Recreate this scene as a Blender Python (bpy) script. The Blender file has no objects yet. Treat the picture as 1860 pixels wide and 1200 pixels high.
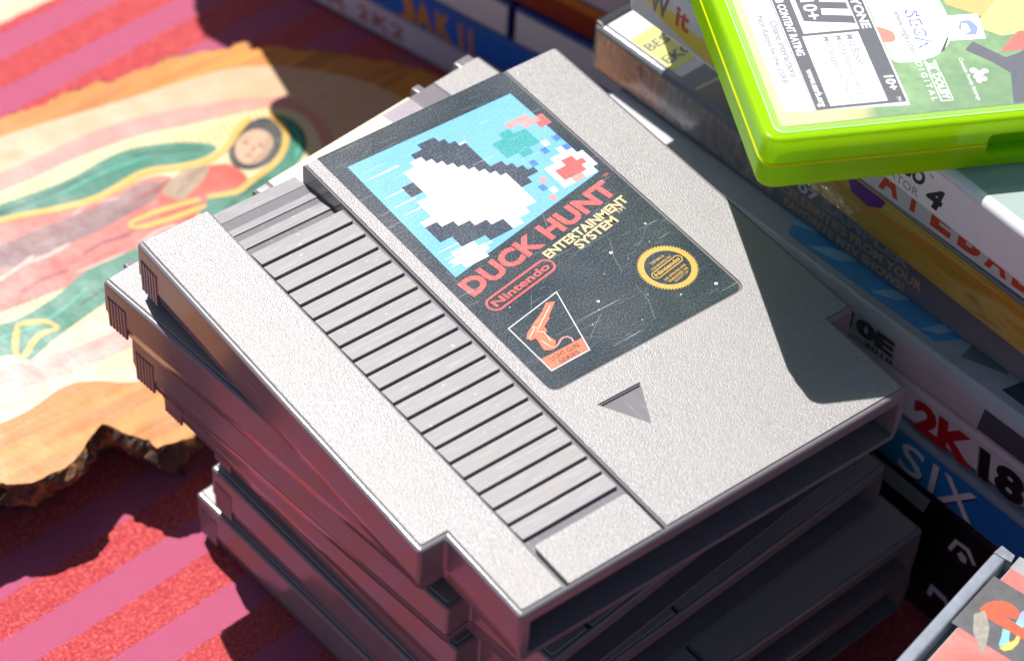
import bpy, bmesh, math, random
from mathutils import Vector, Matrix
random.seed(7)
SC = bpy.context.scene
COL = SC.collection
K = 0.001            # everything below is written in millimetres
TZ = 112.0           # height of the top cartridge's face above the cloth

# ------------------------------------------------------------------ camera
cam_d = bpy.data.cameras.new('camera')
cam = bpy.data.objects.new('camera', cam_d); COL.objects.link(cam)
RX = Vector((0.79436602, -0.60579401, 0.04467932))
RY = Vector((-0.41686298, -0.59716654, -0.68528635))
RZ = Vector((0.44182336, 0.52574304, -0.7269019))
m = Matrix((( RX.x, -RY.x, -RZ.x, 0), (RX.y, -RY.y, -RZ.y, 0), (RX.z, -RY.z, -RZ.z, 0), (0, 0, 0, 1)))
m.translation = Vector((-193.71866645, -363.66240534, 405.59747789 + TZ)) * K
cam.matrix_world = m
cam_d.sensor_width = 36.0
cam_d.lens = 36.0 * 4631.9 / 1860.0
cam_d.clip_start = 0.02; cam_d.clip_end = 20.0
cam_d.dof.use_dof = True
cam_d.dof.focus_distance = 0.572
cam_d.dof.aperture_fstop = 13.5
cam_d.dof.aperture_blades = 7
SC.camera = cam

# ------------------------------------------------------------------ light
TO_SUN = Vector((0.14, 0.62, 1.0)).normalized()
world = bpy.data.worlds.new('World'); SC.world = world; world.use_nodes = True
wn = world.node_tree.nodes; wl = world.node_tree.links
sky = wn.new('ShaderNodeTexSky'); sky.sky_type = 'NISHITA'; sky.sun_disc = False
sky.sun_elevation = math.asin(TO_SUN.z); sky.sun_rotation = math.atan2(TO_SUN.x, TO_SUN.y)
wl.new(sky.outputs[0], wn['Background'].inputs[0]); wn['Background'].inputs[1].default_value = 0.058
sun_d = bpy.data.lights.new('sun', 'SUN'); sun_d.energy = 5.0; sun_d.angle = math.radians(0.53)
sun_d.color = (1.0, 0.965, 0.93)
sun = bpy.data.objects.new('sun', sun_d); COL.objects.link(sun)
sun.rotation_euler = TO_SUN.to_track_quat('Z', 'Y').to_euler()
SC.view_settings.view_transform = 'Standard'; SC.view_settings.look = 'None'
SC.view_settings.exposure = 0.66; SC.view_settings.gamma = 1.0
SC.view_settings.use_curve_mapping = False
SC.render.engine = 'CYCLES'
SC.cycles.max_bounces = 8; SC.cycles.transparent_max_bounces = 8

# ------------------------------------------------------------------ materials
class NT:
    def __init__(s, name):
        s.m = bpy.data.materials.new(name); s.m.use_nodes = True
        s.t = s.m.node_tree; s.b = s.t.nodes['Principled BSDF']; s.out = s.t.nodes['Material Output']
        s.tc = None; s.base = None
    def n(s, typ, **kw):
        x = s.t.nodes.new(typ)
        for k, v in kw.items():
            if k in x.inputs: x.inputs[k].default_value = v
            else: setattr(x, k, v)
        return x
    def l(s, a, b): s.t.links.new(a, b)
    def co(s, scale=(1, 1, 1), rot=0.0, loc=(0, 0, 0)):
        if s.tc is None: s.tc = s.n('ShaderNodeTexCoord')
        mp = s.n('ShaderNodeMapping'); mp.inputs['Scale'].default_value = scale
        mp.inputs['Rotation'].default_value = (0, 0, rot); mp.inputs['Location'].default_value = loc
        s.l(s.base or s.tc.outputs['Object'], mp.inputs['Vector']); return mp.outputs[0]
    def shuffle(s):
        # a different patch of the texture on every object
        if s.tc is None: s.tc = s.n('ShaderNodeTexCoord')
        oi = s.n('ShaderNodeObjectInfo'); ad = s.n('ShaderNodeVectorMath', operation='ADD')
        mu = s.n('ShaderNodeVectorMath', operation='SCALE'); mu.inputs['Scale'].default_value = 3.0
        cb = s.n('ShaderNodeCombineXYZ')
        for i in range(3): s.l(oi.outputs['Random'], cb.inputs[i])
        s.l(cb.outputs[0], mu.inputs[0]); s.l(s.tc.outputs['Object'], ad.inputs[0]); s.l(mu.outputs[0], ad.inputs[1])
        s.base = ad.outputs[0]
    def noise(s, scale, detail=2.0, rough=0.5, co=None, dist=0.0):
        x = s.n('ShaderNodeTexNoise'); x.inputs['Scale'].default_value = scale
        x.inputs['Detail'].default_value = detail; x.inputs['Roughness'].default_value = rough
        x.inputs['Distortion'].default_value = dist
        s.l(co if co else s.co(), x.inputs['Vector']); return x.outputs['Fac']
    def ramp(s, fac, stops, interp='LINEAR'):
        r = s.n('ShaderNodeValToRGB'); e = r.color_ramp; e.interpolation = interp
        while len(e.elements) < len(stops): e.elements.new(0.5)
        for el, (p, c) in zip(e.elements, stops):
            el.position = p; el.color = (c, c, c, 1) if isinstance(c, (int, float)) else (*c, 1)
        s.l(fac, r.inputs[0]); return r.outputs[0]
    def mix(s, fac, a, b, blend='MIX'):
        x = s.n('ShaderNodeMix', data_type='RGBA', blend_type=blend)
        for v, i in ((fac, 0), (a, 6), (b, 7)):
            if isinstance(v, (int, float)): x.inputs[i].default_value = v
            elif isinstance(v, tuple): x.inputs[i].default_value = (*v, 1)
            else: s.l(v, x.inputs[i])
        return x.outputs[2]
    def math(s, op, a, b=0.0, clamp=False):
        x = s.n('ShaderNodeMath', operation=op, use_clamp=clamp)
        for v, i in ((a, 0), (b, 1)):
            if isinstance(v, (int, float)): x.inputs[i].default_value = v
            else: s.l(v, x.inputs[i])
        return x.outputs[0]
    def bump(s, h, strength, dist, prev=None):
        x = s.n('ShaderNodeBump'); x.inputs['Strength'].default_value = strength
        x.inputs['Distance'].default_value = dist; s.l(h, x.inputs['Height'])
        if prev: s.l(prev, x.inputs['Normal'])
        return x.outputs[0]
    def set(s, **kw):
        for k, v in kw.items():
            k = k.replace('_', ' ')
            i = s.b.inputs[k]
            if isinstance(v, bpy.types.NodeSocket): s.l(v, i)
            elif isinstance(v, tuple): i.default_value = (*v, 1)
            else: i.default_value = v
        return s

def simple(name, col, rough=0.4, coat=0.0, metal=0.0, spec=0.5, vary=0.08, scale=300, coat_rough=0.08, wave=0.0):
    t = NT(name)
    f = t.noise(scale, 4, 0.6)
    c = t.mix(f, tuple(x * (1 - vary) for x in col), tuple(min(1, x * (1 + vary)) for x in col))
    r = t.math('ADD', t.math('MULTIPLY', t.noise(scale * 2.3, 3), 0.16), max(0.02, rough - 0.08))
    t.set(Base_Color=c, Roughness=r, Metallic=metal, Specular_IOR_Level=spec, Coat_Weight=coat, Coat_Roughness=coat_rough)
    if wave:
        n = t.bump(t.noise(70, 3, 0.55, dist=0.6), 1.0, wave)
        t.set(Normal=n, Coat_Normal=n)
    return t.m

def grain_plastic():
    t = NT('grained_grey_plastic'); t.shuffle()
    g = t.noise(3000, 2.0, 0.6)
    v = t.n('ShaderNodeTexVoronoi'); v.inputs['Scale'].default_value = 3100; t.l(t.co(), v.inputs['Vector'])
    dirt = t.noise(38, 5, 0.6)
    c = t.mix(t.ramp(g, [(0.35, 0.0), (0.68, 1.0)]), (0.20, 0.19, 0.188), (0.28, 0.267, 0.264))
    c = t.mix(t.ramp(dirt, [(0.45, 0.0), (0.8, 0.35)]), c, (0.30, 0.27, 0.235))
    h = t.math('ADD', g, t.math('MULTIPLY', v.outputs['Distance'], 0.55))
    t.set(Base_Color=c, Roughness=t.math('ADD', t.math('MULTIPLY', dirt, 0.16), 0.27), Specular_IOR_Level=0.55, Normal=t.bump(h, 0.55, 0.00014))
    return t.m

def smooth_plastic():
    t = NT('smooth_grey_plastic')
    c = t.mix(t.noise(160, 4), (0.155, 0.142, 0.152), (0.185, 0.171, 0.181))
    sc = t.noise(1.0, 3, 0.7, co=t.co((1600, 60, 1600), 0.3))
    r = t.math('ADD', t.math('MULTIPLY', t.ramp(sc, [(0.55, 0.0), (0.75, 1.0)]), 0.22), 0.17)
    t.set(Base_Color=c, Roughness=r, Specular_IOR_Level=0.6,
          Normal=t.bump(t.noise(420, 3), 0.10, 0.0002))
    return t.m

def rib_plastic():
    t = NT('scuffed_grey_rib_plastic'); t.shuffle()
    sc = t.noise(1.0, 4, 0.75, co=t.co((120, 1500, 300), 0.06))
    dirt = t.noise(90, 4, 0.6)
    c = t.mix(t.ramp(sc, [(0.5, 0.0), (0.78, 1.0)]), (0.215, 0.205, 0.209), (0.35, 0.34, 0.34))
    c = t.mix(t.ramp(dirt, [(0.55, 0.0), (0.8, 0.5)]), c, (0.27, 0.22, 0.17))
    sp = t.noise(700, 2, 0.5)
    c = t.mix(t.ramp(sp, [(0.70, 0.0), (0.76, 0.5)]), c, (0.55, 0.54, 0.53))
    t.set(Base_Color=c, Roughness=t.math('ADD', t.math('MULTIPLY', sc, 0.25), 0.42), Normal=t.bump(sc, 0.12, 0.0002))
    return t.m

LABEL_CACHE = {}
def label_print(col, name):
    """laminated label print: gloss film worn dull by rubbing, with fine scratches"""
    if name in LABEL_CACHE: return LABEL_CACHE[name]
    t = NT(name)
    scuff = t.noise(2600, 3, 0.7)
    patch = t.noise(30, 3, 0.5)
    s1 = t.noise(1.0, 2, 0.6, co=t.co((55, 2600, 1), 0.9), dist=0.4)
    s2 = t.noise(1.0, 2, 0.6, co=t.co((45, 2300, 1), -0.45), dist=0.3)
    s3 = t.noise(1.0, 2, 0.6, co=t.co((60, 2900, 1), 0.15), dist=0.5)
    lines = None
    for x in (s1, s2, s3):
        y = t.ramp(x, [(0.70, 0.0), (0.735, 1.0)])
        lines = y if lines is None else t.math('MAXIMUM', lines, y)
    w = t.math('MULTIPLY', t.ramp(scuff, [(0.42, 0.0), (0.72, 1.0)]), t.ramp(patch, [(0.3, 0.55), (0.7, 1.0)]))
    wear = t.math('MAXIMUM', t.math('MULTIPLY', w, 0.11), t.math('MULTIPLY', lines, 0.5))
    lum = max(col)
    pale = tuple(min(0.85, x * 0.5 + (0.30, 0.34, 0.37)[i] * (1.0 if lum < 0.2 else 1.3)) for i, x in enumerate(col))
    c = t.mix(wear, col, pale)
    r = t.math('ADD', t.math('ADD', t.math('MULTIPLY', t.math('MAXIMUM', w, lines), 0.22), t.math('MULTIPLY', patch, 0.25)), 0.07, clamp=True)
    h = t.math('ADD', t.math('MULTIPLY', scuff, 0.5), t.math('MULTIPLY', lines, -0.5))
    t.set(Base_Color=c, Roughness=r, Specular_IOR_Level=0.55, Normal=t.bump(h, 0.14, 0.00008))
    LABEL_CACHE[name] = t.m
    return t.m

def cloth_mat():
    t = NT('striped_woven_cloth')
    co = t.co((1, 1, 1), 0.0)
    sep = t.n('ShaderNodeSeparateXYZ'); t.l(co, sep.inputs[0])
    # distance across the stripes, in millimetres (stripes run 5 degrees off x)
    a = math.radians(5)
    d = t.math('ADD', t.math('MULTIPLY', sep.outputs[1], 1000 * math.cos(a)), t.math('MULTIPLY', sep.outputs[0], -1000 * math.sin(a)))
    wob = t.math('MULTIPLY', t.math('SUBTRACT', t.noise(900, 2), 0.5), 1.3)
    wob2 = t.math('MULTIPLY', t.math('SUBTRACT', t.noise(9, 2), 0.5), 5.0)
    d2 = t.math('ADD', t.math('ADD', d, wob), wob2)
    ph = t.math('MODULO', t.math('ADD', d2, 21.3 * 40 - 3.5), 21.3)
    red = t.math('LESS_THAN', ph, 10.9)
    cream = t.math('GREATER_THAN', d2, 199.0)
    fuzz = t.noise(1300, 4, 0.7)
    redc = t.ramp(fuzz, [(0.28, (0.30, 0.015, 0.03)), (0.48, (0.54, 0.04, 0.05)), (0.64, (0.76, 0.15, 0.12)), (0.76, (0.92, 0.50, 0.38))])
    # weave of the flat stripes
    w1 = t.n('ShaderNodeTexWave', wave_type='BANDS', bands_direction='X'); w1.inputs['Scale'].default_value = 470
    w1.inputs['Distortion'].default_value = 1.2; t.l(t.co((1, 1, 1), 0.09), w1.inputs['Vector'])
    w2 = t.n('ShaderNodeTexWave', wave_type='BANDS', bands_direction='Y'); w2.inputs['Scale'].default_value = 380
    w2.inputs['Distortion'].default_value = 1.2; t.l(t.co((1, 1, 1), 0.09), w2.inputs['Vector'])
    wv = t.math('MULTIPLY', t.math('ADD', w1.outputs['Fac'], w2.outputs['Fac']), 0.5)
    pinkc = t.ramp(wv, [(0.1, (0.22, 0.025, 0.065)), (0.5, (0.42, 0.075, 0.145)), (0.95, (0.56, 0.15, 0.23))])
    pinkc = t.mix(t.math('MULTIPLY', t.noise(120, 4), 0.35), pinkc, (0.36, 0.05, 0.15))
    c = t.mix(red, pinkc, redc)
    c = t.mix(cream, c, (0.78, 0.66, 0.46))
    h = t.math('ADD', t.math('MULTIPLY', wv, 0.4), t.math('MULTIPLY', red, t.math('ADD', t.math('MULTIPLY', fuzz, 1.6), 0.5)))
    glint = t.math('MULTIPLY', red, t.ramp(t.noise(1700, 2), [(0.62, 0.0), (0.70, 1.0)]))
    t.set(Base_Color=c, Roughness=t.math('SUBTRACT', 0.82, t.math('MULTIPLY', glint, 0.5)),
          Specular_IOR_Level=0.3, Sheen_Weight=0.25, Sheen_Roughness=0.5, Normal=t.bump(h, 0.9, 0.0007))
    t.b.inputs['Sheen Tint'].default_value = (1.0, 0.6, 0.7, 1)
    return t.m

def resin(name, col, col2=None, gs=(18, 160, 18), rot=0.35, amt=0.5, coat=0.85):
    """paint or bare wood under an uneven coat of clear resin"""
    t = NT(name)
    col = tuple(x * 0.78 for x in col); col2 = tuple(x * 0.78 for x in col2) if col2 else None
    g = t.noise(1.0, 5, 0.65, co=t.co(gs, rot), dist=1.2)
    c = t.mix(t.math('MULTIPLY', t.ramp(g, [(0.3, 0.0), (0.75, 1.0)]), amt), col, col2 if col2 else tuple(x * 0.72 for x in col))
    c = t.mix(t.ramp(t.noise(60, 5, 0.7), [(0.62, 0.0), (0.72, 0.12)]), c, (0.6, 0.54, 0.45))
    n = t.bump(t.noise(55, 3, 0.5), 0.5, 0.0006)
    n2 = t.bump(t.noise(900, 2, 0.5), 0.25, 0.0001, n)
    t.set(Base_Color=c, Roughness=0.6, Specular_IOR_Level=0.15, Coat_Weight=coat, Coat_Roughness=t.math('ADD', t.math('MULTIPLY', t.noise(130, 4, 0.6), 0.24), 0.13), Normal=n2, Coat_Normal=n2)
    return t.m

def bark_mat():
    t = NT('rough_bark')
    f = t.noise(120, 6, 0.75, dist=0.8)
    c = t.ramp(f, [(0.3, (0.018, 0.011, 0.009)), (0.48, (0.075, 0.036, 0.02)), (0.57, (0.30, 0.13, 0.04)), (0.7, (0.66, 0.32, 0.07))])
    t.set(Base_Color=c, Roughness=0.7, Normal=t.bump(t.noise(260, 5, 0.7), 1.0, 0.0016))
    return t.m

def green_plastic(name, col=(0.50, 0.86, 0.006), tr=0.6, rough=0.18):
    t = NT(name)
    n = t.bump(t.noise(300, 3), 0.12, 0.0002)
    t.set(Base_Color=col, Roughness=rough, Specular_IOR_Level=0.5, Normal=n)
    tl = t.n('ShaderNodeBsdfTranslucent'); tl.inputs['Color'].default_value = (min(1, col[0] * 1.5), min(1, col[1] * 1.18), col[2], 1)
    mx = t.n('ShaderNodeMixShader'); mx.inputs[0].default_value = tr
    t.l(t.b.outputs[0], mx.inputs[1]); t.l(tl.outputs[0], mx.inputs[2])
    tp = t.n('ShaderNodeBsdfTransparent'); tp.inputs['Color'].default_value = (0.72, 0.97, 0.10, 1)
    m2 = t.n('ShaderNodeMixShader'); m2.inputs[0].default_value = 0.14
    t.l(mx.outputs[0], m2.inputs[1]); t.l(tp.outputs[0], m2.inputs[2]); t.l(m2.outputs[0], t.out.inputs['Surface'])
    return t.m

def clear_mat(name, tint=(0.9, 0.95, 1.0), rough=0.06, alpha=0.2):
    t = NT(name)
    n = t.bump(t.noise(60, 4, 0.6, dist=0.8), 0.8, 0.0012)
    t.set(Base_Color=tint, Roughness=rough, Specular_IOR_Level=0.8, Alpha=alpha, Normal=n)
    return t.m

GRAIN = grain_plastic(); SMOOTH = smooth_plastic(); RIB = rib_plastic()
DARKIN = simple('dark_cartridge_inside', (0.045, 0.042, 0.05), 0.5)
CLOTH = cloth_mat(); BARK = bark_mat()
GREEN = green_plastic('lime_green_clear_plastic')
LIME = green_plastic('lime_edge_plastic', (0.85, 0.85, 0.01), 0.4)
CLEAR = clear_mat('clear_film')
BLACKPL = simple('black_case_plastic', (0.012, 0.012, 0.014), 0.3)
WHITEPL = simple('white_case_plastic', (0.72, 0.73, 0.75), 0.3, vary=0.03)
GREYPL = simple('smoke_grey_case_plastic', (0.12, 0.13, 0.16), 0.22, coat=0.6)
def ink(name, col, rough=0.38, coat=0.6, wave=0.0):
    key = 'ink_' + name
    return bpy.data.materials.get(key) or simple(key, col, rough, coat, vary=0.06, wave=wave)

# ------------------------------------------------------------------ mesh helpers
def link(name, me, mat, parent=None, smooth=False):
    o = bpy.data.objects.new(name, me); COL.objects.link(o)
    if mat is not None and not me.materials: me.materials.append(mat)
    if parent is not None: o.parent = parent
    if smooth:
        for p in me.polygons: p.use_smooth = True
    return o
def from_bm(bm, name):
    bmesh.ops.recalc_face_normals(bm, faces=bm.faces)
    me = bpy.data.meshes.new(name); bm.to_mesh(me); bm.free(); return me
def tag(o, label=None, cat=None, group=None, kind=None):
    if label: o['label'] = label
    if cat: o['category'] = cat
    if group: o['group'] = group
    if kind: o['kind'] = kind
    return o
def thing(name, label, cat, loc, yaw=0.0, group=None):
    o = bpy.data.objects.new(name, None); COL.objects.link(o)
    o.empty_display_size = 0.01
    o.location = Vector(loc) * K; o.rotation_euler = (0, 0, math.radians(yaw))
    return tag(o, label, cat, group)
def baked(me, mods):
    """mesh with modifiers applied; mods = list of (type, settings)"""
    o = bpy.data.objects.new('tmp', me); COL.objects.link(o)
    for typ, kw in mods:
        md = o.modifiers.new('m', typ)
        for k, v in kw.items(): setattr(md, k, v)
    bpy.context.view_layer.update()
    dg = bpy.context.evaluated_depsgraph_get()
    out = bpy.data.meshes.new_from_object(o.evaluated_get(dg))
    bpy.data.objects.remove(o); return out
def soften(me, deg=60):
    for p in me.polygons: p.use_smooth = True
    me.set_sharp_from_angle(angle=math.radians(deg))
    return baked(me, [('WEIGHTED_NORMAL', dict(keep_sharp=True, weight=100))])
def box_me(x0, x1, y0, y1, z0, z1, bev=0.0, seg=2, name='box'):
    bm = bmesh.new()
    vs = [bm.verts.new((x * K, y * K, z * K)) for x in (x0, x1) for y in (y0, y1) for z in (z0, z1)]
    for f in ((0, 1, 3, 2), (4, 6, 7, 5), (0, 4, 5, 1), (2, 3, 7, 6), (0, 2, 6, 4), (1, 5, 7, 3)):
        bm.faces.new([vs[i] for i in f])
    if bev: bmesh.ops.bevel(bm, geom=bm.edges[:], offset=bev * K, segments=seg, profile=0.5, affect='EDGES', clamp_overlap=True)
    me = from_bm(bm, name)
    return soften(me) if bev else me
def poly_me(loops, z0, z1=None, name='sheet'):
    """flat region (outer loop + holes) at z0, or a plate from z0 up to z1"""
    bm = bmesh.new(); top = z0 if z1 is None else z1
    rings = []
    for lp in loops:
        vs = [bm.verts.new((x * K, y * K, top * K)) for x, y in lp]
        for i in range(len(vs)): bm.edges.new((vs[i], vs[(i + 1) % len(vs)]))
        rings.append(vs)
    if len(loops) == 1: bm.faces.new(rings[0])
    else: bmesh.ops.triangle_fill(bm, use_beauty=True, use_dissolve=False, edges=bm.edges[:])
    for f in bm.faces:
        f.normal_update()
        if f.normal.z < 0: f.normal_flip()
    if z1 is not None:
        tops = list(bm.faces); lows = []
        for vs in rings:
            lo = [bm.verts.new((v.co.x, v.co.y, z0 * K)) for v in vs]
            for i in range(len(vs)):
                j = (i + 1) % len(vs); bm.faces.new((vs[i], vs[j], lo[j], lo[i]))
            lows.append(lo)
        if len(loops) == 1: bm.faces.new(lows[0])
        else:
            mp = {v: w for vs, lo in zip(rings, lows) for v, w in zip(vs, lo)}
            for f in tops: bm.faces.new([mp[v] for v in f.verts][::-1])
        bmesh.ops.recalc_face_normals(bm, faces=bm.faces)
    me = bpy.data.meshes.new(name); bm.to_mesh(me); bm.free(); return me
def round_poly(pts, r, seg=5):
    """round the corners of a polygon; r one radius or one per corner"""
    out = []; n = len(pts)
    for i, p in enumerate(pts):
        rr = r[i] if isinstance(r, (list, tuple)) else r
        p = Vector(p); a = Vector(pts[i - 1]) - p; b = Vector(pts[(i + 1) % n]) - p
        if rr <= 0: out.append(tuple(p)); continue
        a.normalize(); b.normalize(); A = p + a * rr; B = p + b * rr
        for k in range(seg + 1):
            t = k / seg; out.append(tuple((1 - t) ** 2 * A + 2 * t * (1 - t) * p + t * t * B))
    return out
def rect(x0, y0, x1, y1): return [(x0, y0), (x1, y0), (x1, y1), (x0, y1)]
def ribbon(path, w, closed=False):
    """outline polygon of a line of width w"""
    n = len(path); L = []; Rr = []
    for i, p in enumerate(path):
        p = Vector(p)
        a = Vector(path[(i - 1) % n]) if (closed or i > 0) else p
        b = Vector(path[(i + 1) % n]) if (closed or i < n - 1) else p
        d = (b - a); d.normalize(); nn = Vector((-d.y, d.x))
        L.append(tuple(p + nn * w / 2)); Rr.append(tuple(p - nn * w / 2))
    return L + Rr[::-1]
def frame_me(pts, w, z, name='frame'):
    """line drawing of a closed polygon, mitred"""
    n = len(pts); inn = []
    for i in range(n):
        p = Vector(pts[i]); a = (Vector(pts[i - 1]) - p).normalized(); b = (Vector(pts[(i + 1) % n]) - p).normalized()
        bis = (a + b); s = abs(a.x * b.y - a.y * b.x)
        inn.append(tuple(p + bis * (w / max(0.25, s))))
    return poly_me([pts, inn], z, name=name)
def circle(cx, cy, r, n=40): return [(cx + r * math.cos(2 * math.pi * i / n), cy + r * math.sin(2 * math.pi * i / n)) for i in range(n)]

TXT = {}
def text_geo(body, bold=0.0, shear=0.0, spacing=1.0, line=1.0):
    key = (body, bold, shear, spacing, line)
    if key in TXT: return TXT[key]
    cu = bpy.data.curves.new('t', 'FONT'); cu.body = body; cu.offset = bold; cu.shear = shear
    cu.space_character = spacing; cu.space_line = line; cu.resolution_u = 3; cu.align_x = 'CENTER'
    o = bpy.data.objects.new('t', cu); COL.objects.link(o)
    bpy.context.view_layer.update()
    me = bpy.data.meshes.new_from_object(o.evaluated_get(bpy.context.evaluated_depsgraph_get()))
    bpy.data.objects.remove(o)
    vs = [tuple(v.co) for v in me.vertices]; fs = [tuple(p.vertices) for p in me.polygons]
    bpy.data.meshes.remove(me); TXT[key] = (vs, fs); return TXT[key]
def lettering(name, body, mat, parent, at, angle, w, h, z, bold=0.0, shear=0.0, spacing=1.0, line=1.0, spine=False, flip=False):
    """words fitted into a w x h box whose lower left corner is 'at'; spine=True sets them upright on the y=0 face"""
    vs, fs = text_geo(body, bold, shear, spacing, line)
    x0 = min(v[0] for v in vs); x1 = max(v[0] for v in vs); y0 = min(v[1] for v in vs); y1 = max(v[1] for v in vs)
    c, s = math.cos(math.radians(angle)), math.sin(math.radians(angle)); out = []
    for v in vs:
        X = (v[0] - x0) / (x1 - x0) * w; Y = (v[1] - y0) / (y1 - y0) * h
        px, py = at[0] + c * X - s * Y, at[1] + s * X + c * Y
        out.append((px * K, -z * K, py * K) if spine else (px * K, py * K, z * K))
    me = bpy.data.meshes.new(name); me.from_pydata(out, [], fs); me.update()
    return link(name, me, mat, parent)
def spine_poly(name, pts, mat, parent, off):
    """flat print on the y=0 face of a case"""
    me = bpy.data.meshes.new(name)
    me.from_pydata([(x * K, -off * K, z * K) for x, z in pts], [], [tuple(range(len(pts)))]); me.update()
    return link(name, me, mat, parent)
def flat(name, pts, mat, parent, z, holes=()):
    return link(name, poly_me([pts, *holes], z, name=name), mat, parent)

# ------------------------------------------------------------------ the cloth
def hash_noise(x, y):
    return (math.sin(x * 0.021 + 1.3 * math.sin(y * 0.017)) + math.sin(y * 0.027 + 0.9 * math.sin(x * 0.013 + 2.0))
            + 0.5 * math.sin(x * 0.06 + y * 0.045))
bm = bmesh.new(); N = 90; GX0, GX1, GY0, GY1 = -420, 620, -480, 560
grid = []
for j in range(N + 1):
    row = []
    for i in range(N + 1):
        x = GX0 + (GX1 - GX0) * i / N; y = GY0 + (GY1 - GY0) * j / N
        row.append(bm.verts.new((x * K, y * K, (-0.55 + 0.16 * hash_noise(x, y)) * K)))
    grid.append(row)
for j in range(N):
    for i in range(N): bm.faces.new((grid[j][i], grid[j][i + 1], grid[j + 1][i + 1], grid[j + 1][i]))
cloth = link('table_cloth', from_bm(bm, 'table_cloth'), CLOTH, smooth=True)
tag(cloth, kind='structure')

# ------------------------------------------------------------------ painted wood slab
SLAB_TOP = [(17.7, 147.5), (28.1, 147.4), (38.1, 146.2), (48.2, 145.0), (55.2, 144.5), (64.2, 144.2), (70.6, 143.9), (72.0, 141.8), (81.4, 141.8), (90.4, 141.1), (97.1, 139.5), (104.8, 136.6), (109.9, 135.6), (114.1, 134.5), (113.1, 131.0), (116.1, 130.2), (120.7, 128.2), (127.7, 121.0), (134.9, 114.3), (142.3, 105.0), (150.3, 96.5), (153.0, 86.0), (150, 70), (142, 52), (128, 36), (110, 25), (85, 18), (60, 15)]
SLAB_BOT = [(39.7, 14.5), (31.8, 15.4), (24.1, 13.9), (17.0, 13.1), (11.1, 14.3), (9.0, 14.9), (7.6, 18.6), (6.0, 22.0), (4.4, 25.9), (1.7, 29.6), (-2.5, 28.0), (-7.1, 24.4), (-11.0, 23.2), (-14.4, 22.9), (-20.9, 22.6), (-25.5, 24.1), (-29.4, 26.9), (-37.0, 30.0), (-44.5, 33.1), (-62, 42), (-80, 58), (-88, 80), (-82, 104), (-62, 124), (-35, 138), (-8, 145)]
slab = thing('wood_slab', 'live edge wood slab with a painted praying figure under clear resin, on the striped cloth', 'wood slab', (40, 80, 0))
def slab_build():
    pts = SLAB_TOP + SLAB_BOT; out = []
    n = len(pts)
    for i in range(n):                                   # finer, rougher rim
        a = Vector(pts[i]); b = Vector(pts[(i + 1) % n]); k = max(1, int((b - a).length / 1.3))
        for j in range(k): out.append(a.lerp(b, j / k))
    rnd = random.Random(3); c0 = Vector((40, 80))
    out = [p + (p - c0).normalized() * (rnd.uniform(-0.55, 0.55) + 0.7 * math.sin(i * 0.61) * math.sin(i * 0.17)) for i, p in enumerate(out)]
    prof = [(0.0, 0.0), (0.5, -0.5), (1.2, -1.8), (1.5, -3.6), (1.0, -5.6), (-0.6, -8.0), (-5.0, -12.0), (-12.0, -20.4)]
    bm = bmesh.new(); rings = []; n = len(out)
    wob = [rnd.uniform(-1, 1) for _ in out]
    for r, (o, dz) in enumerate(prof):
        ring = []
        for i, p in enumerate(out):
            d = (out[(i + 1) % n] - out[i - 1]); nn = Vector((-d.y, d.x))
            if nn.length < 1e-6: nn = p - c0
            nn.normalize()
            if nn.dot(p - c0) < 0 and (p - c0).length > 45: nn = -nn
            amp = 0 if r == 0 else min(1.0, r * 0.4)
            jit = (rnd.uniform(-1, 1) * 0.9 + wob[i] * 0.5 + 0.9 * math.sin(i * 0.37 + r) ) * amp
            q = p + nn * (o * 0.8 + jit) + (Vector((rnd.uniform(-.25, .25), rnd.uniform(-.25, .25))))
            ring.append(bm.verts.new(((q.x - 40) * K, (q.y - 80) * K, (20.9 + dz + (rnd.uniform(-.8, .8) if 0 < r < 7 else 0)) * K)))
        rings.append(ring)
    for a, b in zip(rings, rings[1:]):
        for i in range(n):
            j = (i + 1) % n; bm.faces.new((a[i], a[j], b[j], b[i]))
    link('bark_edge', from_bm(bm, 'bark_edge'), BARK, slab)
    top = [(v.x - 40, v.y - 80) for v in out]
    return top
top = slab_build()
WOOD = resin('resin_coated_orange_wood', (0.74, 0.30, 0.06), (0.30, 0.10, 0.03), (14, 150, 14), -0.1, 0.95, 0.25)
flat('wood_top', top, WOOD, slab, 20.93)
def art(name, pts, col, z, col2=None, mat=None, rnd=True):
    p = [(x - 40, y - 80) for x, y in pts]
    if rnd:
        for _ in range(2):                                # soften traced corners
            q = []
            for i in range(len(p)):
                a = p[i]; b = p[(i + 1) % len(p)]
                q += [(a[0] * .75 + b[0] * .25, a[1] * .75 + b[1] * .25), (a[0] * .25 + b[0] * .75, a[1] * .25 + b[1] * .75)]
            p = q
    return flat(name, p, mat or resin('resin_paint_' + name, col, col2), slab, z)
CREAMG = [(-80, 75), (-76, 98), (-58, 117), (-32, 131), (-4, 138), (20, 140.5), (42, 138.5), (60, 135), (78, 132), (94, 130), (106, 127), (116, 121), (126, 111), (134, 100), (139, 88), (136, 72), (124, 52), (104, 38), (80, 36), (55, 35), (40, 35), (22, 35), (14, 38), (8, 44), (0, 47), (-10, 44), (-24, 45), (-42, 51), (-62, 58)]
art('painted_ground', CREAMG, (0.62, 0.36, 0.20), 20.97, (0.66, 0.47, 0.31))
PINK = [(-60, 80), (-45, 105), (-20, 120), (-1.2, 125.2), (16.5, 126.4), (37.2, 125.8), (53.9, 126.8), (70.8, 124.6), (86.4, 119.7), (102.9, 113.0), (111.8, 106.3), (115.1, 94.2), (110.0, 78.4), (94.6, 61.5), (62.8, 54.8), (37.6, 48.4), (20.8, 48.7), (-0.3, 49.6), (-22.6, 55.9), (-45.0, 64.3)]
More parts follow.
